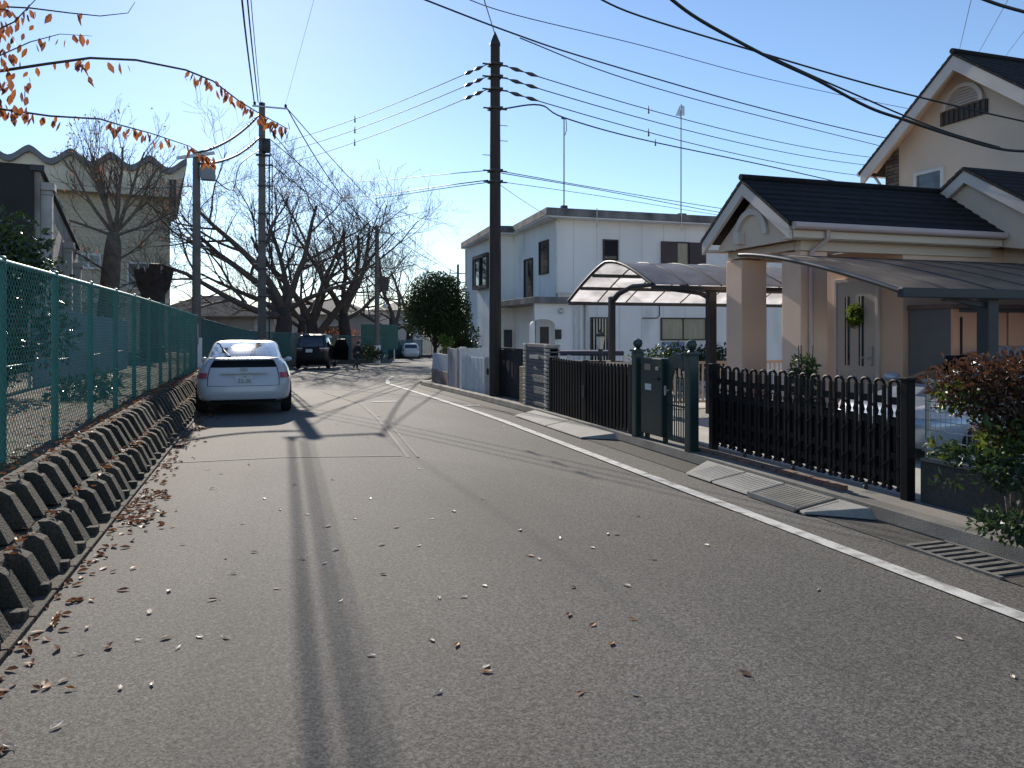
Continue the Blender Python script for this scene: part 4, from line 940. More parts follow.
def window_y(x0, x1, z0, z1, y, fr=.05, mull=(), bars=0, pane='glass', depth=.06):
    """window in a wall that faces the camera (-Y)"""
    f = MB()
    f.box(x0-fr,x0,y-depth,y-.004,z0-fr,z1+fr); f.box(x1,x1+fr,y-depth,y-.004,z0-fr,z1+fr)
    f.box(x0+.001,x1-.001,y-depth,y-.004,z1,z1+fr); f.box(x0+.001,x1-.001,y-depth,y-.004,z0-fr,z0)
    for m_ in mull: f.box(m_-fr*.4,m_+fr*.4,y-depth*.85,y-.006,z0+.001,z1-.001)
    w = f.build('window', M['dark_frame'], H)
    p = MB(); p.box(x0+.002,x1-.002,y-.022,y-.005,z0+.002,z1-.002); p.build('pane', M[pane], w)
    if bars:
        g_ = MB()
        for i in range(bars): xx = x0+(x1-x0)*(i+.5)/bars; g_.box(xx-.018,xx+.018,y-depth-.04,y-depth-.01,z0,z1)
        g_.build('grille', M['galv'], w)
    return w
def window_x(y0, y1, z0, z1, x, fr=.05, pane='glass', depth=.06, P=None, fm='dark_frame', mull=()):
    f = MB()
    f.box(x-depth,x-.004,y0-fr,y0,z0-fr,z1+fr); f.box(x-depth,x-.004,y1,y1+fr,z0-fr,z1+fr)
    f.box(x-depth,x-.004,y0+.001,y1-.001,z1,z1+fr); f.box(x-depth,x-.004,y0+.001,y1-.001,z0-fr,z0)
    for m_ in mull: f.box(x-depth*.85,x-.006,m_-fr*.4,m_+fr*.4,z0+.001,z1-.001)
    w = f.build('window', M[fm], P or H); p = MB(); p.box(x-.022,x-.005,y0+.002,y1-.002,z0+.002,z1-.002); p.build('pane', M[pane], w); return w
b = MB()
for i in range(15): x = 10.55+.91*i; b.box(x-.005,x+.005,25.293,25.2995,YW,5.54)
b.box(9.95,23,25.293,25.2995,2.76,2.775)
b.build('siding_joint', mat('joint_grey',(.55,.54,.52),.9,.1), H)
window_y(11.74,12.25,4.0,4.84,25.3)
w = window_y(14.75,15.2,3.55,4.86,25.3,pane='curtain')
for x0, x1 in ((14.06,14.70),(15.25,15.95)):
    b = MB(); b.box(x0,x1,25.2,25.28,3.5,4.9); b.build('shutter', M['shutter'], H, bevel=.006)
window_y(11.25,12.05,.3,2.0,25.3, bars=7)
window_y(14.1,15.95,1.25,2.0,25.3, mull=(15.0,), pane='curtain')
b = MB(); b.box(14.1,15.0,25.22,25.29,.55,1.14); b.build('blue_panel', mat('blue_panel',(.22,.27,.42),.7,.1), H)
b = MB(); b.box(15.02,16.6,25.2,25.29,.4,1.14); b.build('lower_panel', M['white_post'], H)
window_x(27.85,28.75,2.85,4.35,9.9); window_x(26.12,27.0,3.72,4.86,9.9)
bw = MB(); bw.box(9.0,9.245,31.25,33.6,3.42,3.56); bw.box(9.0,9.245,31.25,33.6,4.78,4.92)
for yy in (31.25,32.4,33.52): bw.box(9.0,9.07,yy,yy+.08,3.561,4.779)
for yy in (31.25,33.52): bw.box(9.19,9.245,yy,yy+.08,3.561,4.779)
bw = bw.build('bay_window', M['dark_frame'], H); p = MB(); p.box(9.08,9.1,31.34,33.5,3.565,4.775); p.box(9.1,9.185,31.27,31.285,3.565,4.775); p.build('pane', M['glass'], bw)
p = MB(); p.box(9.13,9.17,31.34,33.5,3.57,4.77); p.build('blind', M['white_wall'], bw)
b = MB()
for x, y, z0, z1 in ((9.9-.04,25.25,2.75,5.5),(9.22,35.6,YW,5.5),(9.22,30.4,YW,2.5),(10.42,24.9,YW,2.5),(10.62,24.9,YW,2.5),(11.05,25.24,.0,2.6),(11.0,25.24,.0,2.6)): b.tube([(x,y,z0),(x,y,z1)],.038,8)
b.build('downpipe', M['white_post'], H, smooth=60)
b = MB(); x, z = onY(558,334,24.9); b.box(x-.1,x+.1,24.82,24.94,z-.18,z+.16); b.build('meter_box', M['iron'], H)
b = MB(); x, z = onY(561,311,24.9); b.lathe((x,24.9,z),[(.02,-.1),(.1,-.05),(.1,.05),(.02,.1)],10); b.build('vent_cap', M['galv'], H)
b = MB(); x0, z0 = onY(643,318,25.2); x1, z1 = onY(660,305,25.2); b.tube([(x0,25.24,z0),(x1-.1,25.24,z0),(x1,25.24,z0+.1),(x1,25.24,z1)],.02,6); b.build('cable', M['iron'], H)
b = MB(); x0, z0 = onY(556,291,25.1); b.box(x0,x0+.8,24.9,25.1,2.742,2.9); b.build('air_vent', M['galv'], H)
# roof mast and TV aerial
v = at(564,331,27); t = thing('roof_mast', 'thin mast at the roof edge of the white house holding up the service cable', 'mast', (v.x,v.y,5.86))
b = MB(); b.tube([(v.x,v.y,5.86),(v.x,v.y,9.1)],.028,6); b.build('pole', M['galv'], t); b = MB(); b.cbox((v.x,v.y,5.93),(.2,.2,.14)); b.build('foot', M['iron'], t); b = MB(); b.bar((v.x-.1,v.y,9.1),(v.x+.1,v.y,9.1),.05); b.tube([(v.x+.08,v.y,9.05),(v.x+.1,v.y,8.7),(v.x+.03,v.y,8.5)],.015,5); b.build('clamp', M['iron'], t)
v = at(681,331,29); t = thing('tv_aerial', 'television aerial with slanted rods on a tall mast on the white house roof', 'aerial', (v.x,v.y,5.86))
b = MB(); b.tube([(v.x,v.y,5.86),(v.x,v.y,10.2)],.026,6); b.build('pole', M['galv'], t); b = MB(); b.cbox((v.x,v.y,5.94),(.3,.3,.16)); b.build('foot', M['iron'], t)
b = MB(); c = Vector((v.x,v.y,9.95)); u = Vector((.35,.5,.42)).normalized(); b.bar(c-u*.55,c+u*.6,.03)
for k in range(13):
    q = c+u*(-.5+k*.085); s_ = Vector((.75,-.6,-.05)).normalized()*(.17-.006*k); b.bar(q-s_,q+s_,.018)
b.bar(c-u*.55+Vector((0,0,-.08)),c-u*.55+Vector((0,0,.08)),.02); b.build('antenna', M['galv'], t)
# ---- beige house with the gabled porch
B = thing('beige_house', 'beige house with dark tiled gables and a columned porch behind the looped gate', 'house', (9.27,9.2,.1))
def slab_roof(mb, x0, x1, yr, zr, half0, half1, slope, th, sides=(0,1)):
    """two pitched slabs, ridge along X at (yr,zr)"""
    for sd in sides:
        sg, hf = ((-1,half0),(1,half1))[sd]
        nc = max(2, int(hf*math.hypot(1,slope)/.17))
        for i in range(nc):
            a, c = hf*i/nc, hf*(i+1)/nc
            xx = x0-.004; 
            mb.extr([(yr+sg*a,zr-slope*a+.004),(yr+sg*c,zr-slope*c+.024),(yr+sg*c,zr-slope*c+.001),(yr+sg*a,zr-slope*a+.001)], 'x', x0+.01+(.12 if i%2 else 0)*0, x1)
        mb.extr([(yr,zr),(yr+sg*hf,zr-slope*hf),(yr+sg*hf,zr-slope*hf-th),(yr,zr-th)], 'x', x0, x1)
def barge(mb, x0, x1, yr, zr, half0, half1, slope, drop, w):
    """gable boards along both slopes"""
    for sg, hf in ((-1,half0),(1,half1)):
        mb.extr([(yr,zr-drop),(yr+sg*hf,zr-slope*hf-drop),(yr+sg*hf,zr-slope*hf-drop-w),(yr,zr-drop-w)], 'x', x0, x1)
SL = .72
b = MB(); slab_roof(b, 6.985, 13.9, 10.06, 3.90, 1.13, 1.16, SL, .055); b.build('porch_roof', M['slate'], B)
b = MB(); b.tube([(6.97,10.06,3.925),(13.9,10.06,3.925)],.05,8); b.build('porch_ridge', M['slate'], B, smooth=60)
b = MB(); barge(b, 7.0, 7.06, 10.06, 3.90, 1.10, 1.13, SL, .058, .20); b.build('gable_board', M['board'], B, bevel=.004)
# inner gable wall with a curved brace
yc, zc = 10.06, 3.90
b = MB(); b.extr([(yc,zc-.32),(yc-.92,zc-.32-.92*SL+.02),(yc-.92,2.86),(yc+.92,2.86),(yc+.92,zc-.32-.92*SL+.02)], 'x', 7.19, 7.23); b.build('gable_wall', M['stucco2'], B)
b = MB()
arc = [(yc-.42*math.cos(math.pi*i/12), 3.02+.42*math.sin(math.pi*i/12)) for i in range(13)]; inn = [(yc-.33*math.cos(math.pi*i/12), 3.02+.33*math.sin(math.pi*i/12)) for i in range(12,-1,-1)]
b.extr(arc+inn, 'x', 7.13, 7.187); b.box(7.07,7.187,yc+.2,yc+.34,2.92,3.1); b.build('gable_ornament', M['board'], B)
b = MB(); b.box(7.37,11.0,9.16,9.30,2.72,2.86); b.box(7.37,9.25,10.84,10.98,2.72,2.86); b.box(7.365,7.9,9.31,10.83,2.74,2.86); b.build('porch_beam', M['stucco2'], B)
b = MB(); b.box(7.05,10.95,8.97,9.155,2.86,2.90); b.box(7.05,11,10.99,11.15,2.86,2.9); b.box(7.41,9.25,9.31,10.83,2.87,2.90); b.build('soffit', M['board'], B)
b = MB(); b.box(7.065,10.97,8.935,8.965,2.87,3.03); b.build('eave_board', M['stucco2'], B, bevel=.004)
b = MB(); b.tube([(7.03,8.885,3.03),(10.97,8.885,3.03)], .055, 12); b.box(7.03,10.97,8.84,8.93,3.03,3.075); b.build('gutter', M['gutter'], B, smooth=50)
for (x0,x1,y0,y1) in ((7.4,7.87,9.2,9.63),(7.4,7.88,10.64,11.08)):
    b = MB(); b.box(x0,x1,y0,y1,.10,2.718); b.build('column', M['stucco'], B, bevel=.012)
b = MB(); b.tube([(7.62,8.90,3.0),(7.62,8.90,2.86),(7.55,9.16,2.7),(7.55,9.165,2.6),(7.55,9.165,.12)],.034,10); b.build('downpipe', M['gutter'], B, smooth=60)
b = MB(); b.box(9.27,13.5,9.2,11.2,.1,2.86); b.build('wall', M['stucco'], B)
b = MB(); b.box(7.3,9.268,9.0,11.1,.105,.22); b.build('porch_step', M['concrete'], B, bevel=.01)
# entrance door in the wall facing the road
yd0, yd1 = onX(877,300,9.25)[0], onX(838,300,9.25)[0]
b = MB(); b.box(9.215,9.266,yd0-.06,yd0,.225,2.42); b.box(9.215,9.266,yd1,yd1+.06,.225,2.42); b.box(9.215,9.266,yd0+.001,yd1-.001,2.36,2.42); b.build('door_frame', M['board'], B, bevel=.004)
D_ = MB(); D_.box(9.23,9.264,yd0+.002,yd1-.002,.225,2.358); D_ = D_.build('door', mat('door_cream',(.56,.49,.42),.5,.05,2,.03), B)
for f0, f1 in ((.22,.34),(.40,.50),(.58,.70))[:3:2]:
    ya_, yb_ = yd1-(yd1-yd0)*f0, yd1-(yd1-yd0)*f1
    b = MB(); b.box(9.222,9.229,yb_,ya_,.98,2.12); b.build('glass_strip', M['glass'], D_)
    b = MB(); b.box(9.216,9.2215,(ya_+yb_)/2-.012,(ya_+yb_)/2+.012,.98,2.12); b.build('lead_bar', M['board'], D_)
b = MB()
for q in (.1,.3,.5,.7,.9): yy = yd0+(yd1-yd0)*q; b.box(9.222,9.229,yy-.008,yy+.008,.30,.85)
b.build('door_moulding', M['board'], D_)
b = MB(); yy = yd0+.09; b.box(9.205,9.229,yy-.025,yy+.025,1.0,1.3); b.bar((9.18,yy,1.12),(9.18,yy+.16,1.12),.022); b.bar((9.21,yy,1.12),(9.18,yy,1.12),.02); b.build('handle', M['galv'], D_)
# side block with the small gable
b = MB(); b.box(11.32,14.2,8.86,9.198,.1,3.3); b.build('side_wall', M['stucco2'], B)
b = MB(); b.box(11.36,14.2,6.2,8.858,.1,3.2); b.build('stone_wall', M['stone'], B)
b = MB(); slab_roof(b, 10.88, 13.9, 9.57, 4.24, 2.2, .62, .64, .055); b.build('side_roof', M['slate'], B)
b = MB(); barge(b, 10.9, 10.96, 9.57, 4.24, 2.2, .60, .64, .058, .2); b.build('side_gable_board', M['board'], B, bevel=.004)
b = MB(); b.extr([(9.57,4.15),(7.5,2.83),(7.5,2.6),(9.15,2.9),(9.15,3.2),(10.04,3.84)], 'x', 11.0, 11.06); b.build('side_gable_wall', M['stucco2'], B)
# upper storey
b = MB(); yr, zr = 12.17, 7.33; b.extr([(yr,zr-.09),(9.6,zr-.09-2.57*.755),(9.6,2.9),(14.35,2.9),(14.35,zr-.09-2.18*.755)], 'x', 14.0, 22); b.build('upper_wall', M['stucco2'], B)
b = MB(); slab_roof(b, 13.55, 22.4, yr, zr, 2.9, 2.62, .755, .06); b.build('upper_roof', M['slate'], B)
b = MB(); b.tube([(13.54,yr,zr+.03),(22.4,yr,zr+.03)],.06,8); b.build('upper_ridge', M['slate'], B, smooth=60)
b = MB(); barge(b, 13.57, 13.64, yr, zr, 2.9, 2.58, .755, .063, .30); b.build('upper_gable_board', M['board'], B, bevel=.004)
b = MB(); barge(b, 13.66, 13.99, yr, zr, 2.85, 2.5, .755, .08, .02); b.build('upper_soffit', M['stucco2'], B)
b = MB(); b.tube([(13.6,14.84,5.33),(22,14.84,5.33)],.06,10); b.tube([(14.05,14.8,5.28),(14.05,14.62,5.05),(14.05,14.42,4.9),(14.05,14.42,3)],.035,8); b.build('upper_gutter', M['white_post'], B, smooth=60)
ys0, z_ = onX(898,160,13.97); b = MB(); b.box(13.95,13.997,ys0,14.36,2.9,zr-.16-(14.36-yr)*.755); 
b.v[-3] = (13.997,ys0,zr-.16-(ys0-yr)*.755); b.v[-4] = (13.95,ys0,zr-.16-(ys0-yr)*.755)
b.build('stone_cladding', M['stone'], B)
(y0,z0),(y1,z1) = onX(942,187,13.97), onX(917,176,13.97)
window_x(y0+.02,y1,z0-.5,z1,13.997,.07,P=B,fm='white_post')
# arched louvre with its dark lattice sill
yA,_ = onX(945,100,13.97); yB,_ = onX(982,100,13.97); cy = (yA+yB)/2; hw = (yA-yB)/2; zb_ = onX(962,106,13.97)[1]
b = MB(); outer = [(cy-(hw+.05)*math.cos(math.pi*i/16), zb_+(hw+.02)*math.sin(math.pi*i/16)) for i in range(17)]; inner = [(cy-hw*.9*math.cos(math.pi*i/16), zb_+hw*.88*math.sin(math.pi*i/16)) for i in range(16,-1,-1)]
b.extr(outer+inner, 'x', 13.92, 13.997); b.build('louvre_frame', M['board'], B)
b = MB(); k = 0; z = zb_+.02
while z < zb_+hw*.85:
    w_ = hw*.9*math.sqrt(max(0,1-((z-zb_)/(hw*.88))**2)); b.extr([(13.95,z),(13.995,z+.05),(13.995,z+.06),(13.95,z+.012)], 'y', cy-w_, cy+w_); z += .06
b.build('louvre', M['board'], B)
b = MB(); zt = zb_-.0; b.box(13.965,13.997,cy-hw-.12,cy+hw+.12,zt-.30,zt-.01); b.build('lattice_back', M['iron'], B)
b = MB()
for i in range(9): yy = cy-hw-.12+(2*hw+.24)*(i+.5)/9; b.box(13.945,13.963,yy-.025,yy+.025,zt-.3,zt-.01)
for q in (.295,.02): b.box(13.94,13.963,cy-hw-.12,cy+hw+.12,zt-q,zt-q+.015) if False else None
b.build('lattice', M['wood_brown'], B)
# wreath, storage shed, potted shrub
yw, zw = (yd0+yd1)/2-.02, 1.80; t = thing('door_wreath', 'green leafy wreath hanging on the cream front door', 'wreath', (9.19,yw,zw))
rg = random.Random(5); b = MB()
for k in range(420):
    a = rg.random()*6.28; r = .115+rg.gauss(0,.028); p = Vector((9.19+rg.uniform(-.03,.02), yw+r*math.cos(a), zw+r*math.sin(a)*1.12)); b.leaf(p,.07,.03,rv(rg),rv(rg),.005)
b.build('foliage', M['lime_leaf'], t); b = MB(); b.tube([(9.2,yw+.115*math.cos(6.283*i/24),zw+.128*math.sin(6.283*i/24)) for i in range(25)],.02,6); b.build('ring', M['shrub_leaf'], t)
M['shed_door'] = mat('shed_door', (.85,.43,.29), .6, .05, 2, .03)
xs0 = onY(952,330,8.4)[0]; zt = 1.92
t = thing('storage_shed', 'steel garden shed with grey side and peach doors behind the near carport post', 'shed', (xs0,8.4,.1))
b = MB(); b.box(xs0,xs0+2.0,8.42,9.15,.13,zt-.05); b.build('body', mat('shed_grey',(.17,.17,.18),.6,.1,2), t)
for k in range(2): b = MB(); b.box(xs0+.12+.95*k,xs0+1.04+.95*k,8.395-.015*k,8.417,.2,zt-.1); b.build('door', M['shed_door'], t, bevel=.006)
b = MB(); b.box(xs0,xs0+.115,8.39,8.418,.13,zt-.05); b.build('corner_strip', M['shed_door'], t); b = MB(); b.box(xs0-.03,xs0+2.03,8.36,9.17,zt-.048,zt+.02); b.build('roof', mat('shed_roof',(.2,.13,.11),.6,.1), t, bevel=.01)
b = MB(); b.box(xs0+.14,xs0+.17,8.375,8.393,.7,1.75); b.build('handle', M['iron'], t)
t = thing('potted_shrub', 'small dark potted shrub with tall stakes in front of the porch column', 'plant', (7.1,8.75,.11))
b = MB(); b.lathe((7.1,8.75,.11), [(.11,0),(.15,.25),(.165,.28),(.14,.28)], 14); b.build('pot', M['tan_brick'], t, smooth=40)
b = MB()
for dx, dy in ((-.06,.02),(.08,-.03),(.0,.07)): b.tube([(7.1+dx,8.75+dy,.3),(7.1+dx*1.4,8.75+dy,1.35)],.008,5)
b.build('stake', M['wood_brown'], t)
b = MB(); rg = random.Random(9); foliage(b, rg, [(Vector((7.1,8.75,.95)),(.19,.19,.26)),(Vector((7.12,8.75,.6)),(.16,.16,.2))], 700, .07, .035); b.build('foliage', M['shrub_leaf'], t)
v = at(706,400,9.6); shrub('reddish_plant', 'low reddish garden plant seen through the left end of the looped gate', 91, (5.85,8.1,.11), [((0,0,.42),(.25,.25,.3))], 420, .07, .04, 'phot_leaf', 4)
v = at(676,331,19.0); shrub('garden_bush', 'dark spreading bush along the white house wall behind the mailbox panel', 92, (v.x,v.y,-.1), [((0,0,.85),(.9,.6,.48)),((1.0,-.2,.8),(.8,.6,.5)),((-.8,.2,.7),(.5,.5,.4))], 5200, .09, .05, 'shrub_leaf', 6)
t = thing('rail_fence', 'low cream slatted rail fence between the two properties behind the porch', 'fence', (6.4,12.55,.1))
b = MB(); b.box(5.9,12.5,12.52,12.56,.93,.98); b.box(5.9,12.5,12.52,12.56,.2,.25)
for x in frange(5.95,12.45,.10): b.box(x,x+.035,12.53,12.55,.251,.929)
b.build('rails', M['stucco2'], t)
for x in (5.88,8,10,12): b = MB(); b.box(x,x+.06,12.5,12.58,.05,1.02); b.build('post', M['stucco2'], t)
t = thing('planter_bench', 'low brown wooden planter under a navy blue sheet behind the picket gate', 'planter', (7,14.6,.1))
p0, p1 = at(563,350,16.2), at(613,350,16.6)
b = MB(); b.cbox(((p0.x+p1.x)/2,(p0.y+p1.y)/2,.5),(1.5,.8,.8),R(-15)); b.build('planter_box', M['wood_brown'], t, bevel=.01)
b = MB(); b.cbox(((p0.x+p1.x)/2,(p0.y+p1.y)/2,1.08),(1.4,.85,.10),R(-15)); b.build('sheet', mat('navy_sheet',(.02,.028,.07),.5,.2,3), t, bevel=.03)
b = MB()
for q in (-.6,.6): b.cbox(((p0.x+p1.x)/2+q,(p0.y+p1.y)/2-.45-.15*q,.95),(.07,.05,.2),R(-15))
b.build('support', M['white_post'], t)
p0 = at(545,359,15.6); t = thing('plant_crate', 'pale wooden crate with reddish plants behind the left end of the picket gate', 'crate', (p0.x,p0.y,.1))
b = MB(); b.cbox((p0.x,p0.y,.95),(.42,.3,.26),R(-15)); b.cbox((p0.x,p0.y,.45),(.36,.26,.72),R(-15)); b.build('box', M['pale_stone'], t, bevel=.01)
b = MB(); rg = random.Random(3); foliage(b, rg, [(Vector((p0.x-.02,p0.y-.16,.92)),(.16,.05,.07))], 120, .05, .03); b.build('foliage', M['phot_leaf'], t)
v = at(600.5,331,15.2); t = thing('garden_lamp', 'black post lamp with a white glass lantern left of the far carport post', 'lamp post', (v.x,v.y,-.0))
b = MB(); b.tube([(v.x,v.y,-.05),(v.x,v.y,1.18)],.026,10); b.tube([(v.x,v.y,1.15),(v.x,v.y,1.19)],.05,10); b.build('post', M['iron'], t, smooth=50)
b = MB(); b.lathe((v.x,v.y,1.19), [(.05,0),(.09,.24),(.088,.25)], 6); b.build('lantern_glass', M['white_post'], t)
b = MB(); b.lathe((v.x,v.y,1.442), [(.12,0),(.09,.05),(.03,.1),(.015,.15)], 6); b.build('lantern_cap', M['iron'], t)
# ---- carports
t = thing('carport', 'near carport with a smoky brown curved roof and thick dark post right of the porch', 'carport', (7.4,6.1,.1))
CX0, CX1 = 6.1, 11.2
def cz(u): return 2.585 - .625*(max(u,0)**1.4)
prof = [(8.85-2.75*i/16, cz(i/16)) for i in range(17)]
def sheet(mb, prof, x0, x1, th):
    n = len(prof); vs = [(x,y,z) for x in (x0,x1) for (y,z) in prof] + [(x,y,z-th) for x in (x0,x1) for (y,z) in prof]
    fs = [(i,i+1,n+i+1,n+i) for i in range(n-1)] + [(2*n+i,3*n+i,3*n+i+1,2*n+i+1) for i in range(n-1)]
    mb.add(vs, fs)
ribx = [CX0+.02]+[CX0+.03+.70*k for k in range(1,8)]
b = MB(); sheet(b, prof, CX0+.02, CX1, .006); b.build('roof_panel', M['poly_smoke'], t, smooth=60)
for k, x in enumerate(ribx):
    b = MB(); r = .030 if k == 0 else .014; b.tube([(x,y,z-.004) for y,z in prof], r, 8); b.build('rib', M['iron'] if k else mat('rib_bronze',(.10,.095,.09),.35,.1,metal=.6), t, smooth=60)
b = MB(); b.box(CX0-.0,CX1,6.05,6.13,1.89,1.99); b.build('edge_beam', M['iron'], t, bevel=.01)
b = MB(); b.tube([(CX0,8.86,2.585),(CX1,8.86,2.585)],.022,8); b.build('far_edge_rail', M['iron'], t)
xp = onY(988,330,6.22)[0]
b = MB(); b.box(xp-.075,xp+.075,6.15,6.30,.1,1.9); b.build('post', M['iron'], t, bevel=.012)
b = MB(); b.bar((xp,6.22,1.82),(xp-.62,6.2,1.9),.05); b.bar((xp,6.3,1.8),(xp,7.6,2.3),.07); b.bar((xp-.62,6.2,1.86),(xp-.62,6.2,1.93),.05); b.build('bracket_arm', M['iron'], t)
t = thing('carport', 'far carport with a pale arched translucent roof and dark frame behind the mailbox panel', 'carport', (6.4,13.4,.1))
Y0c, Y1c, ZA = 11.4, 15.06, 2.86
def cz2(u):     # u 0 near eave .. 1 far eave ; steeper far half
    if u < .5: return 2.34+.52*math.sin(u/.5*math.pi/2)**1.0
    return 2.86-.67*((u-.5)/.5)**1.25
prof = [(Y0c+(Y1c-Y0c)*i/20, cz2(i/20)) for i in range(21)]
b = MB(); sheet(b, prof, 6.17, 11.6, .006); b.build('roof_panel', M['poly_clear'], t, smooth=60)
for k in range(9):
    x = 6.17+.675*k; b = MB(); b.tube([(x,y,z) for y,z in prof], .032 if k == 0 else .018, 8); b.build('rib', M['iron'], t, smooth=60)
for u in (.0,.66,.82,1.0):
    y = Y0c+(Y1c-Y0c)*u; b = MB(); b.box(6.17,11.6,y-.03,y+.03,cz2(u)-.085,cz2(u)-.02); b.build('purlin', M['iron'], t)
xp2 = 6.22; YP = 13.05
b = MB(); b.box(xp2-.055,xp2+.055,YP-.055,YP+.055,-.05,2.2); b.build('post', M['iron'], t, bevel=.01)
b = MB(); b.tube([(xp2,YP,2.1),(xp2,12.75,2.24),(xp2,12.2,2.34),(xp2,11.42,2.33)],[.055,.05,.045,.035],8); b.build('arched_arm', M['iron'], t, smooth=60)
xp3 = onY(711.5,330,11.5)[0]
b = MB(); b.box(xp3-.075,xp3+.075,11.45,11.58,.1,2.27); b.build('post', M['iron'], t, bevel=.01)
b = MB(); b.bar((xp3,11.5,2.17),(xp3-.9,11.5,2.27),.055); b.bar((xp3,11.5,2.1),(xp3,13.2,2.66),.06); b.build('bracket_arm', M['iron'], t)
# ------------------------------------------------------------------ vehicles
def tabfun(tab):
    zs = [r[0] for r in tab]
    def f(z):
        if z <= zs[0]: return tab[0][1:]
        for i in range(len(tab)-1):
            if z <= zs[i+1]:
                q = (z-zs[i])/(zs[i+1]-zs[i]); q2 = q
                return tuple(a+(c-a)*q2 for a, c in zip(tab[i][1:], tab[i+1][1:]))
        return tab[-1][1:]
    return f
class Car:
    """outline slices: z -> half width, rear y, front y, squareness"""
    def __init__(s, tab): s.f = tabfun(tab); s.z0 = tab[0][0]; s.z1 = tab[-1][0]; s.tab = tab
    def rear(s, xf, z, off=0, front=False):
        w, yr, yf, n = s.f(z); c = (yr+yf)/2; l = (yf-yr)/2; h = (1-abs(xf)**n)**(1/n)
        return Vector((xf*w, c+l*h if front else c-l*h, z))
    def side(s, y, z, sg):
        w, yr, yf, n = s.f(z); c = (yr+yf)/2; l = (yf-yr)/2; q = min(abs(y-c)/l, .999); return Vector((sg*w*(1-q**n)**(1/n), y, z))
    def shell(s):
        b = MB(); k = 72; zs = []
        for a, c in zip(s.tab, s.tab[1:]): zs += [a[0]+(c[0]-a[0])*i/3 for i in range(3)]
        zs.append(s.z1)
        for z in zs:
            w, yr, yf, n = s.f(z); c = (yr+yf)/2; l = (yf-yr)/2
            for j in range(k):
                a = 2*math.pi*j/k; ca, sa = math.cos(a), math.sin(a)
                b.v.append((w*math.copysign(abs(ca)**(2/n),ca), c+l*math.copysign(abs(sa)**(2/n),sa), z))
        m = len(zs)
        for i in range(m-1):
            for j in range(k): b.f.append((i*k+j, i*k+(j+1)%k, (i+1)*k+(j+1)%k, (i+1)*k+j))
        b.f += [tuple(range(k-1,-1,-1)), tuple(range((m-1)*k, m*k))]
        return b
    def patch(s, mb, fn, us, zs, off=.006):
        g = [[fn(u, z) for u in us(z)] for z in zs]; nu = len(g[0]); n0 = len(mb.v)
        cen = Vector((0, sum(s.f((zs[0]+zs[-1])/2)[1:3])/2, .5))
        for i in range(len(zs)):
            for j in range(nu):
                p = g[i][j]; du = g[i][min(j+1,nu-1)]-g[i][max(j-1,0)]; dz = g[min(i+1,len(zs)-1)][j]-g[max(i-1,0)][j]
                nn = du.cross(dz); nn = nn.normalized() if nn.length > 1e-9 else Vector((0,0,1))
                if nn.dot(p-cen) < 0: nn = -nn
                mb.v.append(tuple(p+nn*off))
        for i in range(len(zs)-1):
            for j in range(nu-1): a = n0+i*nu+j; mb.f.append((a,a+1,a+nu+1,a+nu))
        return mb
def rng(a, b, n): return [a+(b-a)*i/n for i in range(n+1)]
M['car_white'] = mat('pearl_white_paint', (.58,.57,.57), .28, .02, 1, 0, spec=.5, coat=.5)
M['car_black'] = mat('black_paint', (.008,.008,.009), .4, .05, 1, 0, spec=.25)
M['car_silver'] = mat('silver_blue_paint', (.34,.40,.48), .3, .03, 1, 0, metal=.35, coat=.6)
M['car_glass'] = mat('car_glass', (.012,.014,.016), .05, .1, 1, 0, spec=1.0, coat=1.0)
M['rubber'] = mat('rubber', (.018,.018,.018), .85, .15, 8, .1)
M['alloy'] = mat('alloy', (.4,.4,.42), .35, .05, metal=.7)
M['lamp_red'] = mat('lamp_red', (.45,.04,.05), .15, .1, 6, 0, spec=.7)
M['lamp_clear'] = mat('lamp_clear', (.56,.52,.53), .12, .1, 6, 0, spec=.8)
M['plate'] = mat('number_plate', (.72,.72,.70), .5, .03)
M['plate_ink'] = mat('plate_green', (.02,.09,.05), .6, .05)
M['trim'] = mat('black_trim', (.02,.02,.022), .6, .1)
def text_mesh(s, size, name, m, parent, loc, rot):
    cu = bpy.data.curves.new(name, 'FONT'); cu.body = s; cu.size = size; cu.extrude = .001; cu.align_x = 'CENTER'
    tmp = bpy.data.objects.new(name, cu); COL.objects.link(tmp); dg = bpy.context.evaluated_depsgraph_get()
    me = bpy.data.meshes.new_from_object(tmp.evaluated_get(dg)); COL.objects.unlink(tmp); bpy.data.objects.remove(tmp)
    me.materials.clear(); me.materials.append(m); o = bpy.data.objects.new(name, me); COL.objects.link(o); o.parent = parent; o.location = loc; o.rotation_euler = rot; return o
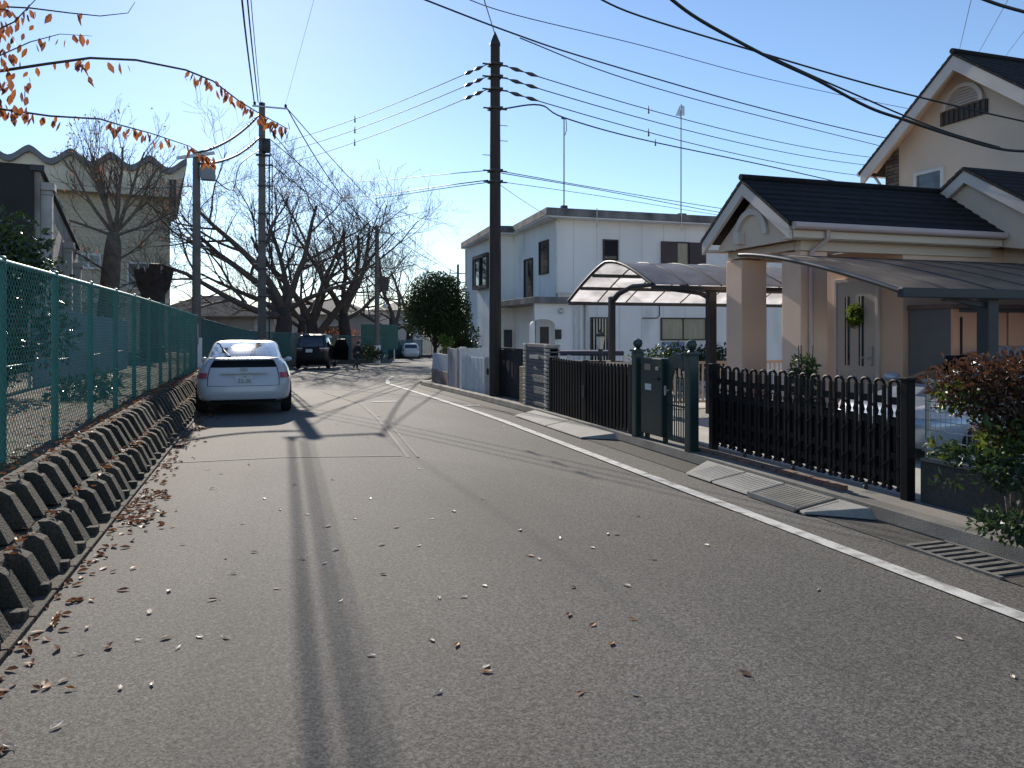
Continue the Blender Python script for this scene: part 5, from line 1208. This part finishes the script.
def wheels(t, w, ys, r, wd=.19):
    for y in ys:
        for sg in (-1,1):
            x = sg*(w-wd/2+.005)
            b = MB(); vs = [(.55*r,-wd/2),(.9*r,-wd/2),(r,-wd/2+.03),(r,wd/2-.03),(.9*r,wd/2),(.55*r,wd/2)]
            k = 28; n0 = len(vs)
            for rr, a in vs:
                for j in range(k): q = 2*math.pi*j/k; b.v.append((x+a, y+rr*math.cos(q), r+rr*math.sin(q)))
            for i in range(n0-1):
                for j in range(k): b.f.append((i*k+j,i*k+(j+1)%k,(i+1)*k+(j+1)%k,(i+1)*k+j))
            wo = b.build('wheel', M['rubber'], None, smooth=40); wo.parent = t
            b = MB(); xo = x+sg*(wd/2-.03); pr = [(.57*r,-.03),(.55*r,.0),(.12*r,.012),(.001,.012)]
            for rr, a in pr:
                for j in range(k): q = 2*math.pi*j/k; b.v.append((xo+sg*a, y+rr*math.cos(q)*(1 if rr>.2*r or True else 1), r+rr*math.sin(q)))
            for i in range(len(pr)-1):
                for j in range(k): b.f.append((i*k+j,i*k+(j+1)%k,(i+1)*k+(j+1)%k,(i+1)*k+j))
            ro = b.build('rim', M['alloy'], None, smooth=40); ro.parent = wo
def lb(mb, name, m, t, smooth=None, bevel=0):
    o = mb.build(name, m, None, smooth=smooth, bevel=bevel); o.parent = t; return o
# white hatch-backed saloon parked against the left wall
t = thing('parked_car', 'white hatchback saloon with split rear window parked close to the ribbed wall', 'car', (-.38,15.05,gz(16)))
C1 = Car([(.27,.80,.09,4.20,6),(.31,.845,.035,4.38,7),(.42,.866,.0,4.45,7),(.58,.8725,.012,4.46,7),(.70,.87,.035,4.42,6.5),(.78,.855,.06,4.28,6),(.88,.825,.085,3.95,5.6),(.97,.775,.115,3.55,5.4),(1.045,.715,.15,3.32,5.2),(1.062,.70,.17,3.28,5),
          (1.085,.69,.26,3.22,4.6),(1.14,.677,.44,3.05,4.2),(1.20,.662,.66,2.86,3.9),(1.26,.647,.90,2.62,3.6),(1.315,.628,1.17,2.40,3.4),(1.36,.59,1.45,2.18,3.2),(1.385,.52,1.68,2.02,3),(1.397,.38,1.78,1.94,3)])
lb(C1.shell(), 'body', M['car_white'], t, smooth=180)
g = MB(); C1.patch(g, lambda u,z: C1.rear(u,z), lambda z: rng(-.9,.9,18), rng(1.09,1.355,14)); lb(g,'rear_window',M['car_glass'],t,smooth=180)
g = MB(); C1.patch(g, lambda u,z: C1.rear(u,z), lambda z: rng(-.725,.725,14), rng(.905,1.038,6)); lb(g,'lower_rear_window',mat('dark_glass',(.006,.006,.007),.3,.1,spec=.15),t,smooth=180)
g = MB()
P = [C1.rear(u, 1.06)+Vector((0,-.035,.0)) for u in rng(-.90,.90,20)]
n = len(P); g.add([p+Vector((0,0,.014)) for p in P]+[p+Vector((0,0,-.016)) for p in P]+[p+Vector((0,.12,.03)) for p in P]+[p+Vector((0,.12,-.02)) for p in P], [])
for i in range(n-1): g.f += [(i,n+i,n+i+1,i+1),(i+1,2*n+i+1,2*n+i,i),(n+i,3*n+i,3*n+i+1,n+i+1)]
lb(g,'spoiler',M['car_white'],t,smooth=50)
for sg in (-1,1):
    g = MB(); C1.patch(g, lambda u,z: C1.rear(u,z), lambda z: rng(sg*.735, sg*.972, 10), rng(.69,1.03,10), .009); lamp = lb(g,'tail_lamp',M['lamp_clear'],t,smooth=180)
    g = MB(); C1.patch(g, lambda u,z: C1.rear(u,z), lambda z: rng(sg*.745, sg*(.955-.05*(z-.7)/.1), 8), rng(.70,.80,5), .015); o = lb(g,'red_lens',M['lamp_red'],t,smooth=180); o.parent = lamp
    g = MB(); C1.patch(g, lambda u,z: C1.side(u,z,sg), lambda z: rng(.95+(z-.98)*1.2, 3.1-(z-.98)*2.1, 20), rng(.985,1.27,8)); lb(g,'side_window',M['car_glass'],t,smooth=180)
    g = MB(); g.ball((sg*.89,3.0,.96),.07,12,.7); g.bar((sg*.76,3.02,.95),(sg*.87,3.0,.95),.05); lb(g,'wing_mirror',M['car_white'],t,smooth=60)
g = MB(); C1.patch(g, lambda u,z: C1.rear(u,z,front=True), lambda z: rng(-.82,.82,14), rng(1.06,1.34,10)); lb(g,'windscreen',M['car_glass'],t,smooth=180)
wheels(t, .872, (.86,3.56), .315)
g = MB(); g.box(-.70,.70,.55,4.0,.19,.28); lb(g,'underbody',M['trim'],t)
g = MB(); C1.patch(g, lambda u,z: C1.rear(u,z), lambda z: rng(-.7,.7,14), [.27,.29,.31], .006); lb(g,'bumper_skirt',M['trim'],t,smooth=180)
def line(c, us, z, mb, r=.004): mb.tube([c.rear(u,z)+Vector((0,-.003,0)) for u in us], r, 4)
g = MB(); line(C1, rng(-.72,.72,14), .565, g); g.tube([C1.rear(-.728,z)+Vector((0,-.003,0)) for z in rng(.565,1.03,10)],.006,4); g.tube([C1.rear(.728,z)+Vector((0,-.003,0)) for z in rng(.565,1.03,10)],.006,4); lb(g,'tailgate_gap',M['trim'],t)
g = MB(); g.box(-.42,.42,-.004,.05,.795,.812); o = lb(g,'trim_strip',M['galv'],t)
yp = C1.rear(0,.68).y-.012
g = MB(); g.cbox((0,yp,.68),(.33,.012,.165)); pl = lb(g,'number_plate',M['plate'],t,bevel=.003)
text_mesh('·22-30',.098,'plate_number',M['plate_ink'],pl,(0,yp-.008,.622),(R(90),0,0)); text_mesh('300',.04,'plate_class',M['plate_ink'],pl,(.02,yp-.008,.722),(R(90),0,0))
g = MB()
for (a_, b_, z_) in ((.062,.040,0),(.022,.036,.0),(.046,.018,.012)): g.tube([(a_*math.cos(6.283*i/20), C1.rear(0,.865).y-.014, .865+z_+b_*math.sin(6.283*i/20)) for i in range(21)],.006,5)
lb(g,'badge',M['alloy'],t)
g = MB(); p0 = C1.rear(-.38,1.10); p1 = C1.rear(-.72,1.24); g.tube([p0+Vector((0,-.03,.02)), p0.lerp(p1,.4)+Vector((0,-.05,.035)), p1+Vector((.06,-.04,.03))],[.012,.01,.006],6); g.ball(p0+Vector((0,-.02,.0)),.022,8); lb(g,'wiper',M['trim'],t)
# black minivan by the far fence, its side door open
v = at(311,331,41.0); t = thing('parked_van', 'black minivan with its right side door open beside the far green fence', 'van', (v.x,v.y-.0,gz(v.y)+.02)); t.rotation_euler = (0,0,R(-13)); t.scale = (1.06,1,1.08)
C2 = Car([(.22,.80,.08,4.1,6),(.45,.845,.0,4.22,7),(.9,.845,.03,4.15,7),(1.0,.84,.04,3.85,6.5),(1.08,.83,.05,3.55,6.5),(1.3,.79,.10,3.2,6),(1.55,.74,.19,2.9,6),(1.68,.69,.30,2.7,5.5),(1.74,.58,.5,2.5,5),(1.76,.40,.8,2.3,5)])
lb(C2.shell(),'body',M['car_black'],t,smooth=180)
g = MB(); C2.patch(g, lambda u,z: C2.rear(u,z), lambda z: rng(-.84,.84,12), rng(1.13,1.62,8)); lb(g,'rear_window',glass_mat('tinted',(.02,.025,.045),.08),t,smooth=180)
for sg in (-1,1):
    g = MB(); C2.patch(g, lambda u,z: C2.side(u,z,sg), lambda z: rng(.35,2.9,16), rng(1.1,1.56,6)); lb(g,'side_window',M['car_glass'],t,smooth=180)
    g = MB(); C2.patch(g, lambda u,z: C2.rear(u,z), lambda z: rng(sg*.55,sg*.97,8), rng(.9,1.02,4), .012); lamp = lb(g,'tail_lamp',mat('dark_lamp',(.10,.02,.02),.3,.1) if sg < 0 else bpy.data.materials['dark_lamp'],t,smooth=180)
    g = MB(); C2.patch(g, lambda u,z: C2.rear(u,z), lambda z: rng(sg*.5,sg*.98,8), [1.02,1.045,1.07], .018); o = lb(g,'chrome_strip',M['galv'],t,smooth=180); o.parent = lamp
    g = MB(); g.ball((sg*.96,3.0,1.12),.12,10,.8); lb(g,'wing_mirror',M['car_black'],t,smooth=60)
wheels(t,.845,(.75,3.3),.31)
g = MB(); g.cbox((-.1,-.012,.93),(.33,.014,.165)); lb(g,'number_plate',M['plate'],t)
g = MB(); g.extr([(0,.4),(-1.0,.4),(-1.05,1.05),(-.8,1.5),(-.25,1.5),(0,1.05)],'x',-.03,.03); g.ball((.06,-.1,1.1),.1,8,.8); o = lb(g,'open_door',M['car_black'],t,bevel=.02); o.rotation_euler = (0,0,R(58)); o.location = (.84,2.1,0)
g = MB(); g.cbox((.98,2.75,.95),(.12,.2,.5)); lb(g,'seat_back',M['trim'],t,bevel=.04)
# white hatchback far up the road
v = at(411,331,74.0); t = thing('parked_car', 'small white hatchback parked far away where the road bends right', 'car', (v.x,v.y,gz(v.y))); t.rotation_euler = (0,0,R(-8))
C3 = Car([(.2,.78,.1,3.7,6),(.5,.845,.0,3.9,7),(.8,.84,.03,3.8,6.5),(.92,.82,.06,3.1,6),(1.0,.8,.1,2.95,6),(1.4,.64,.45,2.1,5),(1.5,.5,.8,1.8,5)])
lb(C3.shell(),'body',M['car_white'],t,smooth=180); g = MB(); C3.patch(g, lambda u,z: C3.rear(u,z), lambda z: rng(-.82,.82,10), rng(1.02,1.36,6),.012); lb(g,'rear_window',M['car_glass'],t,smooth=180)
for sg in (-1,1):
    g = MB(); C3.patch(g, lambda u,z: C3.rear(u,z), lambda z: rng(sg*.8,sg*.97,5), rng(.75,1.0,4),.014); lb(g,'tail_lamp',M['lamp_red'],t,smooth=180)
    g = MB(); C3.patch(g, lambda u,z: C3.side(u,z,sg), lambda z: rng(.8,2.6,10), rng(1.0,1.35,5),.012); lb(g,'side_window',M['car_glass'],t,smooth=180)
wheels(t,.845,(.7,3.1),.29); g = MB(); g.cbox((0,-.01,.72),(.33,.014,.165)); lb(g,'number_plate',M['plate'],t)
# pale blue car in the near carport, nose to the gate
t = thing('parked_car', 'silver blue car parked nose out in the near carport behind the looped gate', 'car', (10.5,6.95,.115)); t.rotation_euler = (0,0,R(90)); t.scale = (1,1,.84)
C4 = Car([(.2,.78,.1,3.85,6),(.5,.845,.0,4.0,6),(.72,.84,.03,3.9,5),(.80,.82,.05,3.4,5),(.90,.80,.06,3.05,6),(1.0,.78,.1,2.85,6),(1.4,.62,.45,1.95,5),(1.48,.48,.8,1.7,5)])
lb(C4.shell(),'body',M['car_silver'],t,smooth=180)
g = MB(); C4.patch(g, lambda u,z: C4.rear(u,z,front=True), lambda z: rng(-.84,.84,10), rng(.95,1.38,8),.01); lb(g,'windscreen',M['car_glass'],t,smooth=180)
for sg in (-1,1):
    g = MB(); C4.patch(g, lambda u,z: C4.rear(u,z,front=True), lambda z: rng(sg*.62,sg*.985,8), rng(.6,.74,5),.012); lb(g,'headlight',M['lamp_clear'],t,smooth=180)
    g = MB(); C4.patch(g, lambda u,z: C4.side(u,z,sg), lambda z: rng(.75,2.6,10), rng(.97,1.35,5),.01); lb(g,'side_window',M['car_glass'],t,smooth=180)
    g = MB(); g.ball((sg*.92,2.75,1.0),.1,10,.75); lb(g,'wing_mirror',M['car_silver'],t,smooth=60)
g = MB(); C4.patch(g, lambda u,z: C4.rear(u,z,front=True), lambda z: rng(-.55,.55,8), rng(.3,.56,5),.01); lb(g,'grille',M['trim'],t,smooth=180)
wheels(t,.845,(.7,3.2),.29); g = MB(); g.cbox((0,4.012,.46),(.33,.014,.165)); lb(g,'number_plate',M['plate'],t)
# ------------------------------------------------------------------ the small walker
def skin(name, m, P, E, R_, parent, org, sub=1):
    me = bpy.data.meshes.new(name); me.from_pydata([tuple(Vector(p)) for p in P], E, []); me.materials.append(m)
    o = bpy.data.objects.new(name, me); COL.objects.link(o); o.parent = parent
    o.modifiers.new('skin','SKIN').use_smooth_shade = True
    for i, r in enumerate(R_): me.skin_vertices[0].data[i].radius = (r, r); me.skin_vertices[0].data[i].use_root = (i == 0)
    s = o.modifiers.new('sub','SUBSURF'); s.levels = sub; s.render_levels = sub
    return o
v = at(356.5,331,40.0); t = thing('person', 'child in dark clothes walking across the road away from the black minivan', 'person', (v.x,v.y,gz(v.y))); t.rotation_euler = (0,0,R(-60))
k = .92
J = [(0,0,.86),(0,.05,1.08),(0,.09,1.30),(0,.11,1.40),(0,.16,1.50),(0,.17,1.60),   # pelvis, waist, chest, neck, head, crown
     (-.10,0,.84),(-.11,.16,.48),(-.11,.12,.08),(-.11,.26,.03), (.10,0,.84),(.11,-.06,.47),(.11,-.30,.14),(.11,-.22,.04),
     (-.17,.09,1.32),(-.22,-.06,1.08),(-.20,.06,.86),(-.20,.09,.80), (.17,.09,1.32),(.22,.16,1.08),(.20,.32,.96),(.20,.37,.92)]
Ed = [(0,1),(1,2),(2,3),(3,4),(4,5),(0,6),(6,7),(7,8),(8,9),(0,10),(10,11),(11,12),(12,13),(2,14),(14,15),(15,16),(16,17),(2,18),(18,19),(19,20),(20,21)]
RR = [.12,.115,.125,.05,.095,.075,.085,.062,.042,.032,.085,.062,.042,.032,.055,.043,.03,.028,.055,.043,.03,.028]
for hb, (hx,hy,hz) in ((17,J[17]),(21,J[21])):
    for q in range(5):
        i = len(J); J.append((hx-.03+.015*q, hy+.04+(.01 if q in (1,2,3) else 0), hz-.03-(.012 if 0 < q < 4 else 0))); J.append((hx-.03+.015*q, hy+.055, hz-.06)); RR += [.009,.007]; Ed += [(hb,i),(i,i+1)]
sc_ = lambda L_: [tuple(c*k for c in p) for p in L_]
skin('body', mat('skin_tone',(.42,.27,.2),.6,.05), sc_(J), Ed, [r*k for r in RR], t, v)
jk = [0,1,2,3,14,15,16,18,19,20]; ix = {a:i for i,a in enumerate(jk)}
skin('jacket', mat('dark_jacket',(.02,.02,.024),.85,.2,6), sc_([J[a] for a in jk]), [(ix[a],ix[c]) for a,c in Ed if a in ix and c in ix], [(RR[a]+.022)*k for a in jk], t, v)
tr = [0,6,7,8,10,11,12]; ix = {a:i for i,a in enumerate(tr)}
skin('trousers', mat('dark_trousers',(.03,.032,.045),.85,.2,6), sc_([J[a] for a in tr]), [(ix[a],ix[c]) for a,c in Ed if a in ix and c in ix], [(RR[a]+.016)*k for a in tr], t, v)
g = MB(); g.ball((0,.145*k,1.57*k),.105*k,12,1.0); lb(g,'hair',M['trim'],t,smooth=180)
g = MB()
for sx, sy, sz, yw_ in ((-.11,.19,.0,0),(.11,-.24,.03,0)): g.box((sx-.05)*k,(sx+.05)*k,(sy-.1)*k,(sy+.13)*k,sz*k,(sz+.07)*k)
lb(g,'shoes',M['trim'],t,bevel=.015)
g = MB()
for sx in (-.035,.035): g.ball((sx*k,.252*k,1.53*k),.012*k,6)
g.ball((0,.27*k,1.50*k),.018*k,6); lb(g,'face_features',mat('face_dark',(.2,.1,.08),.6),t,smooth=180)
# ------------------------------------------------------------------ buildings on the left
M['school'] = brick_mat('school_tile', (.72,.62,.46), (.66,.57,.43), (.50,.44,.34), 1.0, 1.2, .45, .012, .85, .2, axes='xz')
M['school_plain'] = mat('school_band', (.74,.66,.52), .85, .1, .5, .08, 20, stain=(.3,.26,.2), sscale=.3, sthr=(.5,.75))
M['wave'] = mat('wave_roof', (.16,.17,.18), .6, .2, 1, .1, 20)
yS = 56.0; p = at(170,331,1); k_ = yS/p.y; xR = p.x*k_; zT = 13.0
t = thing('school_hall', 'tall beige hall with a wavy scalloped roof edge behind the pruned tree', 'building', (xR,yS,-.5)); t.rotation_euler = (0,0,R(7.0))
b = MB(); b.box(-40,xR,yS,yS+30,-1,11.2); b.build('wall', M['school'], t)
(xe,ze) = onY(184.5,158,yS-1.2)
b = MB(); top = []; pitch = (onY(150,155,yS-1.2)[0]-onY(112,152,yS-1.2)[0]); n = 9
for i in range(n*12+1):
    x = xe-(i/12)*pitch; f = (i%12)/12; top.append((x, ze-.72*(1-(.7*(.5+.5*math.cos(2*math.pi*f))+.3*abs(2*f-1)**1.4))))
low = [(x,z-.38) for x,z in reversed(top)]
b.extr(top+low, 'y', yS-1.25, yS+26) if False else None
m_ = len(top)
vs = [(x,y,z) for y in (yS-1.3,yS+26) for x,z in top]+[(x,y,z-.4) for y in (yS-1.3,yS+26) for x,z in top]
b.add(vs, [(i,m_+i,m_+i+1,i+1) for i in range(m_-1)]+[(2*m_+i,2*m_+i+1,3*m_+i+1,3*m_+i) for i in range(m_-1)]+[(i,i+1,2*m_+i+1,2*m_+i) for i in range(m_-1)]+[(0,2*m_,3*m_,m_)])
b.build('wave_roof', M['wave'], t)
b = MB(); m2 = [(x,z-.41) for x,z in top]; zb2 = onY(172,197,yS-1.0)[1]
vs = [(x,yS-1.0,z) for x,z in m2]+[(min(x,xR+.35),yS-1.0,zb2) for x,z in m2]+[(x,yS-.02,z) for x,z in m2]+[(min(x,xR+.35),yS-.02,zb2) for x,z in m2]; q = len(m2)
b.add(vs, [(i,i+1,q+i+1,q+i) for i in range(q-1)]+[(q+i,q+i+1,3*q+i+1,3*q+i) for i in range(q-1)]+[(0,q,3*q,2*q)])
b.build('fascia_wall', M['school_plain'], t)
for px in (168.5,172.5): (x,z) = onY(px,193,yS-1.05); b = MB(); b.box(x-.09,x+.09,yS-1.06,yS-1.004,z-.9,z+.9); b.build('slot_window', M['dark_frame'], t)
for px, py, w_, h_ in ((139,276,.7,.9),(90,262,.7,.5)):
    (x,z) = onY(px,py,yS); b = MB(); b.box(x-w_,x+w_,yS-.12,yS-.004,z-h_,z+h_); o = b.build('window', M['white_post'], t); b = MB(); b.box(x-w_+.12,x-.06,yS-.14,yS-.121,z-h_+.12,z+h_-.12); b.box(x+.06,x+w_-.12,yS-.14,yS-.121,z-h_+.12,z+h_-.12); b.build('pane', M['glass'], o)
b = MB(); (x,z) = onY(150,300,yS); b.box(-40,xR+.03,yS-.2,yS-.001,z-.25,z+.1); b.build('string_course', M['school_plain'], t)
# annex with dark gable end and pilasters
AN = R(7.5); c0 = at(40,331,18.5)
def anx(dx, dy): return Vector((c0.x+dx*math.cos(AN)-dy*math.sin(AN), c0.y+dx*math.sin(AN)+dy*math.cos(AN), 0))
t = thing('annex_building', 'low school annex with dark end wall, pale pilasters and falling parapet, left edge', 'building', (c0.x,c0.y,.4))
def prism(mb, pts, zs0, zs1):
    n = len(pts); vs = [(p.x,p.y,z) for p, z in zip(pts,zs0)]+[(p.x,p.y,z) for p, z in zip(pts,zs1)]
    mb.add(vs, [tuple(range(n-1,-1,-1)), tuple(range(n,2*n))]+[(i,(i+1)%n,n+(i+1)%n,n+i) for i in range(n)])
zt0 = EYE+(HY-190)/FPX*19; 
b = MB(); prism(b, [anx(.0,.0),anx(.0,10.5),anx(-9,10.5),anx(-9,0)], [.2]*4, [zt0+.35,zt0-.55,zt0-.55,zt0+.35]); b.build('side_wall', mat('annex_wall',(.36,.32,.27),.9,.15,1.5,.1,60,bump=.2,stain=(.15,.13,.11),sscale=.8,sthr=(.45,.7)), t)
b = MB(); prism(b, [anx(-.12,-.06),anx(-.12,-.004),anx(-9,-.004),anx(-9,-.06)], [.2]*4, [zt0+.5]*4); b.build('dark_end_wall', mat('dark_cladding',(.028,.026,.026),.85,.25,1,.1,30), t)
b = MB(); prism(b, [anx(.10,-.1),anx(.10,10.6),anx(-.2,10.6),anx(-.2,-.1)], [zt0+.36,zt0-.54,zt0-.54,zt0+.36], [zt0+.50,zt0-.40,zt0-.40,zt0+.50]); b.build('coping', M['iron'], t)
for k, (dy, zt) in enumerate(((.1,zt0-.05),(5.4,zt0-.95),(8.8,zt0-1.3))):
    b = MB(); z = .3; kk = 0
    while z < zt:
        h = min(.92, zt-z); prism(b, [anx(.24,dy),anx(.24,dy+.34),anx(.004,dy+.34),anx(.004,dy)], [z]*4, [z+h-.025]*4); z += h
    prism(b, [anx(.21,dy+.03),anx(.21,dy+.31),anx(.006,dy+.31),anx(.006,dy+.03)], [.3]*4, [zt-.03]*4)
    prism(b, [anx(.30,dy-.06),anx(.30,dy+.40),anx(.006,dy+.40),anx(.006,dy-.06)], [zt-.02]*4, [zt+.16]*4)
    b.build('pilaster', mat('pilaster_stone',(.42,.40,.38),.85,.12,2,.1,60) if k == 0 else bpy.data.materials['pilaster_stone'], t)
for dy, z0_, z1_ in ((1.5,1.9,3.2),(3.5,1.2,2.9)):
    b = MB(); prism(b, [anx(.05,dy),anx(.05,dy+1.1),anx(.006,dy+1.1),anx(.006,dy)], [z0_]*4, [z1_]*4); b.build('window', M['dark_frame'], t)
t = thing('blue_metal_fence', 'blue grey corrugated metal sheet fence beyond the green chain link', 'fence', (-3.4,16,.5))
b = MB(); y = 13.6; k = 0
while y < 22: b.box(-3.45-(.03 if k%2 else 0),-3.42,y,y+.098,.55+gz(y),1.95+gz(y)); y += .1; k += 1
b.build('sheet', mat('blue_sheet',(.16,.22,.27),.6,.15,2,.05), t)
b = MB()
for y in (13.6,16.4,19.2,21.9): b.box(-3.52,-3.485,y,y+.06,.4,1.9)
b.build('post', M['galv'], t)
t = thing('white_gate_post', 'white painted post with a red marker at the end of the chain link fence', 'post', (-1.95,24.6,gz(24)))
b = MB(); b.box(-2.08,-1.90,24.3,24.5,gz(24),1.75); b.box(-2.4,-2.08,24.36,24.44,.9,1.0); b.build('post', M['white_post'], t, bevel=.01); b = MB(); b.box(-1.898,-1.89,24.34,24.46,1.15,1.35); b.build('red_marker', M['lamp_red'], t)
# distant houses beyond the cherry trees
def hip_house(name, label, px, D, w, d, ez, rz, rot, wm, rm, wins=()):
    v = at(px,331,D); z0 = gz(v.y)-.3; t = thing(name, label, 'house', (v.x,v.y,z0)); co, si = math.cos(rot), math.sin(rot)
    T = lambda x, y, z: (v.x+x*co-y*si, v.y+x*si+y*co, z)
    b = MB(); b.cbox((v.x,v.y,(z0+ez)/2),(w,d,ez-z0),rot); wl = b.build('wall', wm, t)
    e = .6; b = MB(); W, Dp = w/2+e, d/2+e; rl = max(.3, w/2-d/2)
    b.add([T(-W,-Dp,ez),T(W,-Dp,ez),T(W,Dp,ez),T(-W,Dp,ez),T(-rl,0,rz),T(rl,0,rz),T(-W,-Dp,ez-.15),T(W,-Dp,ez-.15),T(W,Dp,ez-.15),T(-W,Dp,ez-.15)],
          [(0,1,5,4),(1,2,5),(2,3,4,5),(3,0,4),(9,8,7,6),(0,6,7,1),(1,7,8,2),(2,8,9,3),(3,9,6,0)]); b.build('roof', rm, t)
    for (x, z, ww, hh) in wins:
        b = MB(); c = T(x,-d/2-.03,z); b.cbox(c,(ww,.08,hh),rot); o = b.build('window', M['white_post'], t)
        b = MB(); c = T(x,-d/2-.075,z); b.cbox(c,(ww-.2,.02,hh-.2),rot); b.build('pane', M['glass'], o)
    return t
M['tile'] = mat('old_tile', (.30,.25,.2), .8, .25, 1, .15, 20); M['render'] = mat('pale_render', (.45,.42,.4), .9, .1, .5)
hip_house('tiled_house', 'low house with a pale hipped roof between the two concrete poles', 213, 72, 9.5, 7, 2.9, 4.9, R(-14), mat('cream_render',(.5,.45,.4),.9,.1,.5), M['tile'], ((-.5,1.7,1.1,1.6),(1.0,1.7,.8,1.6),(-3.2,1.7,1.2,1.2)))
hip_house('tiled_house', 'pale house mostly hidden behind the trunks of the cherry trees', 318, 88, 13, 8, 3.4, 5.2, R(-10), M['render'], M['tile'], ((-3,1.6,1.6,1.2),(2,1.6,1.6,1.2)))
hip_house('tall_house', 'pale two storey house behind the farthest cherry tree and the hatchback', 399, 100, 5.2, 7, 4.2, 5.4, R(-20), mat('pale_grey_render',(.55,.52,.5),.9,.08,.4), M['tile'], ((0,2.5,1.4,1.4),))
# ------------------------------------------------------------------ camera, light, sky
cam = bpy.data.cameras.new('camera'); co = bpy.data.objects.new('camera', cam); COL.objects.link(co)
cam.sensor_width = 36.0; cam.lens = FPX/1024*36.0; cam.shift_y = -(384-HY)/1024.0; cam.clip_start = .05; cam.clip_end = 4000
co.location = (0,0,EYE); co.rotation_euler = (R(90),0,-YAW); scene.camera = co
AZ, EL = R(-1.95), R(26.0)      # azimuth measured from the road direction, negative to the left
sd = Vector((math.sin(AZ)*math.cos(EL), math.cos(AZ)*math.cos(EL), math.sin(EL)))
su = bpy.data.lights.new('sun','SUN'); su.energy = 3.7; su.angle = R(.3); su.color = (1.0,.915,.79)
so = bpy.data.objects.new('sun', su); COL.objects.link(so); so.rotation_euler = sd.to_track_quat('Z','Y').to_euler()
W = bpy.data.worlds.new('World'); scene.world = W; W.use_nodes = True; N = W.node_tree.nodes; L = W.node_tree.links
sk = N.new('ShaderNodeTexSky'); sk.sky_type = 'NISHITA'; sk.sun_disc = False; sk.sun_elevation = EL; sk.sun_rotation = AZ; sk.altitude = 50; sk.air_density = .9; sk.dust_density = .09; sk.ozone_density = 3.0
bg = N['Background']; bg.inputs['Strength'].default_value = .096; L.new(sk.outputs[0], bg.inputs['Color'])
vs_ = scene.view_settings; vs_.view_transform = 'Standard'; vs_.look = 'None'; vs_.gamma = 1.0; vs_.use_curve_mapping = False; vs_.exposure = 0.82
scene.render.engine = 'CYCLES'; scene.cycles.max_bounces = 6; scene.cycles.transparent_max_bounces = 8; scene.cycles.use_denoising = True; scene.cycles.caustics_reflective = False; scene.cycles.caustics_refractive = False
